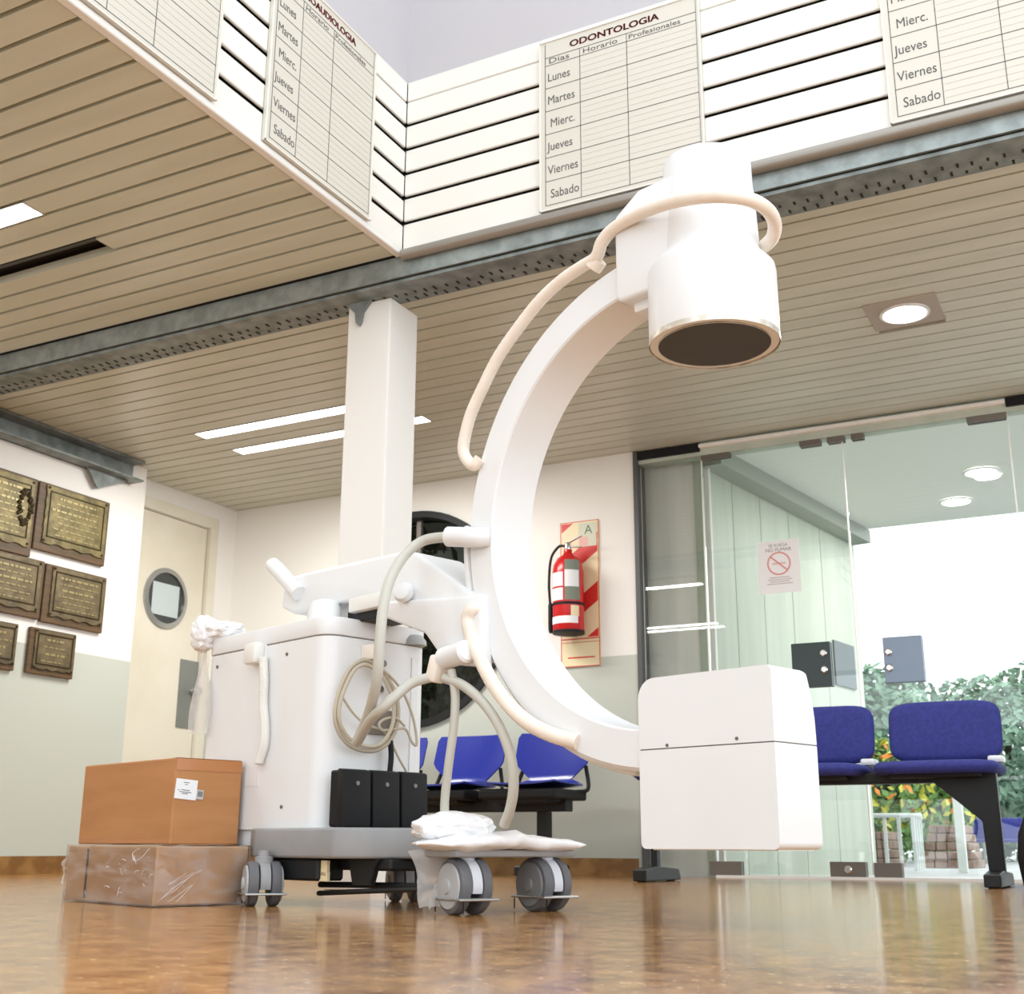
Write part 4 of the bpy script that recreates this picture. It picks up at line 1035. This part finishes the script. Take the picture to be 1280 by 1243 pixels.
# least squares circle
def fit_circle(P):
    import numpy as np
    A = np.array([[p.x, p.z, 1] for p in P]); b = np.array([p.x**2+p.z**2 for p in P]); s = np.linalg.lstsq(A, b, rcond=None)[0]
    return s[0]/2, s[1]/2, math.sqrt(s[2]+s[0]**2/4+s[1]**2/4)
ccx, ccz, RO_ = fit_circle(P)
def arc_strip(r0, r1, v0, v1, a0, a1, n=96, bev=.008):
    bm = B(); rings = []
    b = bev
    sec = [(r1-b, v0), (r1, v0+b), (r1, v1-b), (r1-b, v1), (r0+b*.5, v1), (r0, v1-b*.5), (r0, v0+b*.5), (r0+b*.5, v0)]
    for i in range(n+1):
        a = R(a0+(a1-a0)*i/n); rings.append([bm.verts.new((ccx+r*math.cos(a), v, ccz+r*math.sin(a))) for r, v in sec])
    k = len(sec); fs = []
    for p, q in zip(rings, rings[1:]):
        for j in range(k): fs.append(bm.faces.new((p[j], p[(j+1) % k], q[(j+1) % k], q[j])))
    fs.append(bm.faces.new(rings[0])); fs.append(bm.faces.new(rings[-1][::-1])); bmesh.ops.recalc_face_normals(bm, faces=fs); return bm
RI_ = RO_-.082
part('curved_arm', arc_strip(RI_, RO_, VN, VF, 93, 278), 'white', autosmooth=40)
part('arm_guide_rail', arc_strip(RO_-.002, RO_+.010, VN+.03, VF-.03, 150, 262, bev=.003), 'cream')
bm = arc_strip(RO_+.0002, RO_+.013, VN-.004, VF+.004, 176, 196, 16, .002); part('carrier_shoe', bm, 'white')

# ---- tube head (image intensifier)
hc = atv(893, 430, V0); ha, hz = hc.x, hc.z
dep = ((AV @ hc)-CAMP).dot(ROWS[2]); rr = 81/FPX*dep
k = rr/.143
z2 = atv(893, 338, V0).z; z3 = atv(893, 345, V0).z
ztop2 = atv(885, 206, V0).z
part('intensifier_housing', lathe(B(), [(rr*.985, 0), (rr, .006), (rr, .150), (rr*.985, .163), (rr*.80, .192), (rr*.765, .202), (rr*.765, .215), (rr*.74, .30), (rr*.745, .315), (rr*.71, .355), (rr*.70, ztop2-hz-.008), (rr*.68, ztop2-hz)], (ha, V0, hz), (0, 0, 1), 72), 'white', autosmooth=28)
part('face_ring', lathe(B(), [(rr*1.003, -.004), (rr*1.003, .008), (rr*.86, .0), (rr*.86, -.004)], (ha, V0, hz), (0, 0, 1), 64, cap=False), 'ring')
part('intensifier_face', lathe(B(), [(rr*.86, -.001), (rr*.86, -.0025)], (ha, V0, hz), (0, 0, 1), 64), 'darkglass')
# mounting block between arm and head
b0 = atv(780, 385, VN); b1 = atv(812, 262, VN); b2 = atv(780, 262, VN)
bm = B(); prism(bm, [(b0.x, b0.z+.012), (b0.x+.012, b0.z), (ha-.02, b0.z-.0), (ha-.02, b2.z+.01), (b0.x+.07, b2.z+.012), (b0.x, b2.z-.03)], VN-.03, VF+.03, 'xz', .010, 3)
part('head_mount', bm, 'white', autosmooth=50)
bm = B(); q = atv(795, 392, VN); box(bm, b0.x+.025, ha-.05, VN+.0, VF, b0.z-.022, b0.z+.02, .008, 2); part('mount_step', bm, 'white')

# ---- detector / x-ray source box
dN, dF = 1.89, 2.03
d0 = atv(799, 940, dN); d1 = atv(968, 925, dN); db = atv(885, 1062, dN).z; ds = (atv(799, 940, dN).z+atv(968, 925, dN).z)/2
dr_ = ata(1021, 932, d1.x).y
dt = atv(880, 840, dN).z
def tankprof(x0, x1, z0, z1, rt, rb, top=True):
    pts = []
    def arc(cx_, cz_, r, a0):
        for i in range(7):
            a = R(a0+90*i/6); pts.append((cx_+r*math.cos(a), cz_+r*math.sin(a)))
    if rb: arc(x1-rb, z0+rb, rb, -90)
    else: pts.append((x1, z0))
    if top: arc(x1-.012, z1-.012, .012, 0); arc(x0+rt, z1-rt, rt, 90)
    else: pts.extend([(x1, z1), (x0, z1)])
    if rb: arc(x0+rb, z0+rb, rb, 180)
    else: pts.append((x0, z0))
    return pts
part('source_housing', prism(B(), tankprof(d0.x, d1.x, db, ds-.0012, 0, .012, False), dN, dr_, 'xz'), 'white')
bm = B(); prism(bm, tankprof(d0.x, d1.x, ds+.0012, dt, .04, 0), dN, dr_, 'xz')
es = [e for e in bm.edges if abs(e.verts[0].co.y-e.verts[1].co.y) < 1e-6 and e.verts[0].co.y > dr_-.001 and min(e.verts[0].co.z, e.verts[1].co.z) > ds+.03]
bmesh.ops.bevel(bm, geom=es, offset=.028, segments=4, affect='EDGES', profile=.5)
part('source_cover', bm, 'white', autosmooth=50)
part('cover_seam', box(B(), d0.x+.002, d1.x-.002, dN+.002, dr_-.002, ds-.003, ds+.003), 'clamp', smooth=False)
bm = B()
for p in ((834, 932), (921, 923.5)):
    q = atv(*p, dN); lathe(bm, [(.0035, 0), (.003, .002)], (q.x, dN, q.z), (0, -1, 0), 10)
part('cover_screws', bm, 'clamp')
bm = B(); box(bm, d0.x+.02, d1.x-.012, dN+.012, dr_-.012, db-.002, db, .0, 1); part('base_plate', bm, M['cream'], smooth=False)

# ---- hoses
def hose(name, pts, r, m, v=None, k=8, n=12, rip=0):
    P = [atv(p[0], p[1], (p[2] if len(p) > 2 else v)) for p in pts]
    bm = B(); tube(bm, P, r, n, k=k, rip=rip); return part(name, bm, m)
hose('upper_hose', [(600, 574, 1.89), (592, 582, 1.885), (581, 570, 1.885), (580, 553, 1.885), (588, 520, 1.885), (602, 488, 1.885), (622, 448, 1.885), (648, 410, 1.885), (675, 376, 1.885), (703, 350, 1.885), (728, 333, 1.88), (745, 322, 1.875), (752, 304, 1.865), (765, 288, 1.86), (790, 272, 1.85), (825, 257, 1.82), (862, 248, 1.80), (900, 245, 1.80), (935, 249, 1.83), (958, 261, 1.90), (968, 278, 1.96), (966, 296, 2.00), (955, 308, 2.02), (942, 314, 2.02)], .0145, 'hose', k=10, rip=.02)
hose('lower_hose', [(600, 762, 1.88), (590, 762, 1.865), (585, 775, 1.865), (590, 798, 1.865), (604, 832, 1.865), (625, 868, 1.865), (655, 900, 1.865), (688, 918, 1.87), (722, 928, 1.89)], .0165, 'hose', k=10, rip=.02)
q = atv(745, 330, 1.885); bm = B(); lathe(bm, [(.020, -.012), (.020, .012)], q, (.8, 0, .6), 18); part('hose_clip', bm, 'hose')
hose('grip_connector', [(612, 672, 1.90), (590, 672, 1.87), (560, 671, 1.85)], .024, 'white')
hose('grey_hose', [(560, 671, 1.85), (530, 676, 1.83), (506, 694, 1.79), (488, 724, 1.74), (479, 760, 1.71), (475, 800, 1.70), (471, 850, 1.71), (460, 895, 1.75), (446, 928, 1.80)], .0125, 'cable', k=10)
hose('grey_hose', [(542, 846, 1.85), (515, 854, 1.80), (495, 870, 1.76), (478, 886, 1.74), (463, 900, 1.75), (448, 926, 1.79)], .012, 'cable')
hose('grey_hose', [(556, 848, 1.85), (580, 858, 1.85), (605, 880, 1.86), (625, 910, 1.87), (638, 945, 1.88), (642, 980, 1.89), (638, 1010, 1.90), (630, 1032, 1.91)], .0115, 'cable')
hose('grey_hose', [(564, 838, 1.85), (569, 870, 1.85), (567, 910, 1.85), (561, 955, 1.85), (556, 1000, 1.86), (556, 1030, 1.87)], .010, 'cable')

# ---- black pedal box standing on the base
t = thing('foot_pedal_box', 'black ribbed foot pedal box standing upright on the grey machine base', 'pedal box', AV @ Vector((-2.44, 1.93, .183)), -TH)
ap = -2.43; g0 = ata(424, 1031, ap); g1 = ata(533, 1033, ap); gt = ata(430, 960, ap).z; gt2 = ata(535, 966, ap).z
nn = 3; wv = (g1.y-g0.y)
bm = B(); box(bm, ap-.05, ap-.012, g0.y+.004, g1.y, .184, gt2-.004, .004, 1); ob = avobj('back_plate', bm, M['black'], t)
for k in range(nn):
    y0_ = g0.y+wv*k/nn+.003; y1_ = g0.y+wv*(k+1)/nn-.003
    bm = B(); prism(bm, [(ap-.02, .184), (ap+.010, .184), (ap+.004, gt-.004), (ap-.02, gt)], y0_, y1_, 'xz', .004, 2); avobj('pedal', bm, M['black'], t, smooth=True)
bm = B(); q = ata(455, 980, ap+.012)
for k in range(nn): lathe(bm, [(.006, 0), (.005, .003)], (ap+.006, g0.y+wv*(k+.5)/nn, gt-.035), (1, 0, 0), 12)
avobj('badge', bm, M['clamp'], t)

# ---- plastic sheets
def crumple(c, ex, seed, amp=.25, sub=5, e=.6):
    bm = B(); bmesh.ops.create_icosphere(bm, subdivisions=sub, radius=1)
    for v in bm.verts:
        p = v.co.normalized(); s = Vector([math.copysign(abs(x)**e, x) for x in p])
        n_ = noise.noise(p*2.3+Vector((seed, 0, 0)))*amp + (abs(noise.noise(p*5+Vector((0, seed, 0))))-.15)*amp*.7 + noise.noise(p*13+Vector((0, seed, 3)))*amp*.12
        s *= 1+n_
        v.co = Vector((c[0]+s.x*ex[0], c[1]+s.y*ex[1], c[2]+s.z*ex[2]))
    return bm
t = thing('plastic_sheet', 'milky crumpled plastic sheet draped over the front crossbar and castors', 'plastic sheet', AV @ Vector((-2.07, 1.98, .125)), -TH)
def drape(pts_top, v_list, seed):
    pass
# a draped lens-shaped sheet: outline in (v,z) seen from the front, bulging along a
def sheet():
    bm = B(); nv_, na = 44, 26; g = []
    v0_, v1_ = 1.735, 2.24
    for i in range(nv_+1):
        q = i/nv_; v = v0_+(v1_-v0_)*q; row = []
        ends = min(1, 6*q)*min(1, 5*(1-q)); hw = .085*math.sqrt(max(0, ends))*(.9+.2*noise.noise(Vector((q*4, 0, seed_)))) + .004
        top = .150+.022*math.sin(PI*min(1, q*1.2))*ends+.008*noise.noise(Vector((q*9, 2, 0)))
        low = .144-.010*ends-.006*abs(math.sin(q*7))*ends
        for j in range(na):
            a = 2*PI*j/na; ca, sa = math.cos(a), math.sin(a)
            x = -2.08+hw*math.copysign(abs(ca)**.7, ca); z = (top+low)/2+(top-low)/2*math.copysign(abs(sa)**.8, sa)
            p = Vector((x, v, z)); p += noise.noise_vector(p*22)*.006*ends + noise.noise_vector(p*60)*.0022
            row.append(bm.verts.new(p))
        g.append(row)
    fs = []
    for i in range(nv_):
        for j in range(na): fs.append(bm.faces.new((g[i][j], g[i][(j+1) % na], g[i+1][(j+1) % na], g[i+1][j])))
    fs.append(bm.faces.new(g[0])); fs.append(bm.faces.new(g[-1][::-1])); bmesh.ops.recalc_face_normals(bm, faces=fs); return bm
seed_ = 2
avobj('sheet_body', sheet(), M['filmwhite'], t, smooth=True, autosmooth=70)
avobj('sheet_fold', crumple((-2.11, 1.865, .178), (.06, .105, .036), 9, .14, e=.9), M['filmwhite'], t, smooth=True, autosmooth=70)
bm = B(); g = []
for j in range(14):
    q = j/13; z = .130-.118*q; row = []
    for i in range(10):
        s = i/9; a = -2.16+.05*s*(1-.6*q)+.02*q; v = 1.775+.085*s*(1-.75*q)+.03*q+.010*math.sin(9*s+5*q)
        row.append(bm.verts.new((a, v, z+.004*math.sin(9*s))))
    g.append(row)
for j in range(13):
    for i in range(9): bm.faces.new((g[j][i], g[j][i+1], g[j+1][i+1], g[j+1][i]))
bmesh.ops.solidify(bm, geom=bm.faces[:], thickness=.001)
avobj('hanging_flap', bm, M['filmveil'], t, smooth=True)
t = thing('plastic_bag', 'white crumpled plastic bag hanging over the rear corner of the machine cabinet', 'plastic bag', AV @ Vector((-3.08, 1.80, .62)), -TH)
c = atv(275, 772, VS+.03)
avobj('bag_bunch', crumple((c.x, c.y, ztop+.024), (.085, .06, .030), 17, .2, e=.85), M['filmwhite'], t, smooth=True, autosmooth=70)
c2 = atv(258, 792, VS-.01); avobj('bag_knot', crumple((c2.x-.01, c2.y, c2.z), (.045, .035, .05), 23, .2, e=.9), M['filmwhite'], t, smooth=True, autosmooth=70)
bm = B(); g = []; t0 = [atv(*p, VS-.012) for p in ((250, 820), (262, 822))]; 
for j in range(14):
    q = j/13; row = []
    for i in range(8):
        s = i/7; px = 250-14*q*(1-s)+ (12-2*q)*s + 3*math.sin(6*q+4*s); py = 800+118*q
        row.append(bm.verts.new(atv(px, py, VS-.010-.006*math.sin(5*s+3*q))))
    g.append(row)
for j in range(13):
    for i in range(7): bm.faces.new((g[j][i], g[j][i+1], g[j+1][i+1], g[j+1][i]))
bmesh.ops.solidify(bm, geom=bm.faces[:], thickness=.001)
avobj('hanging_film', bm, M['filmveil'], t, smooth=True)
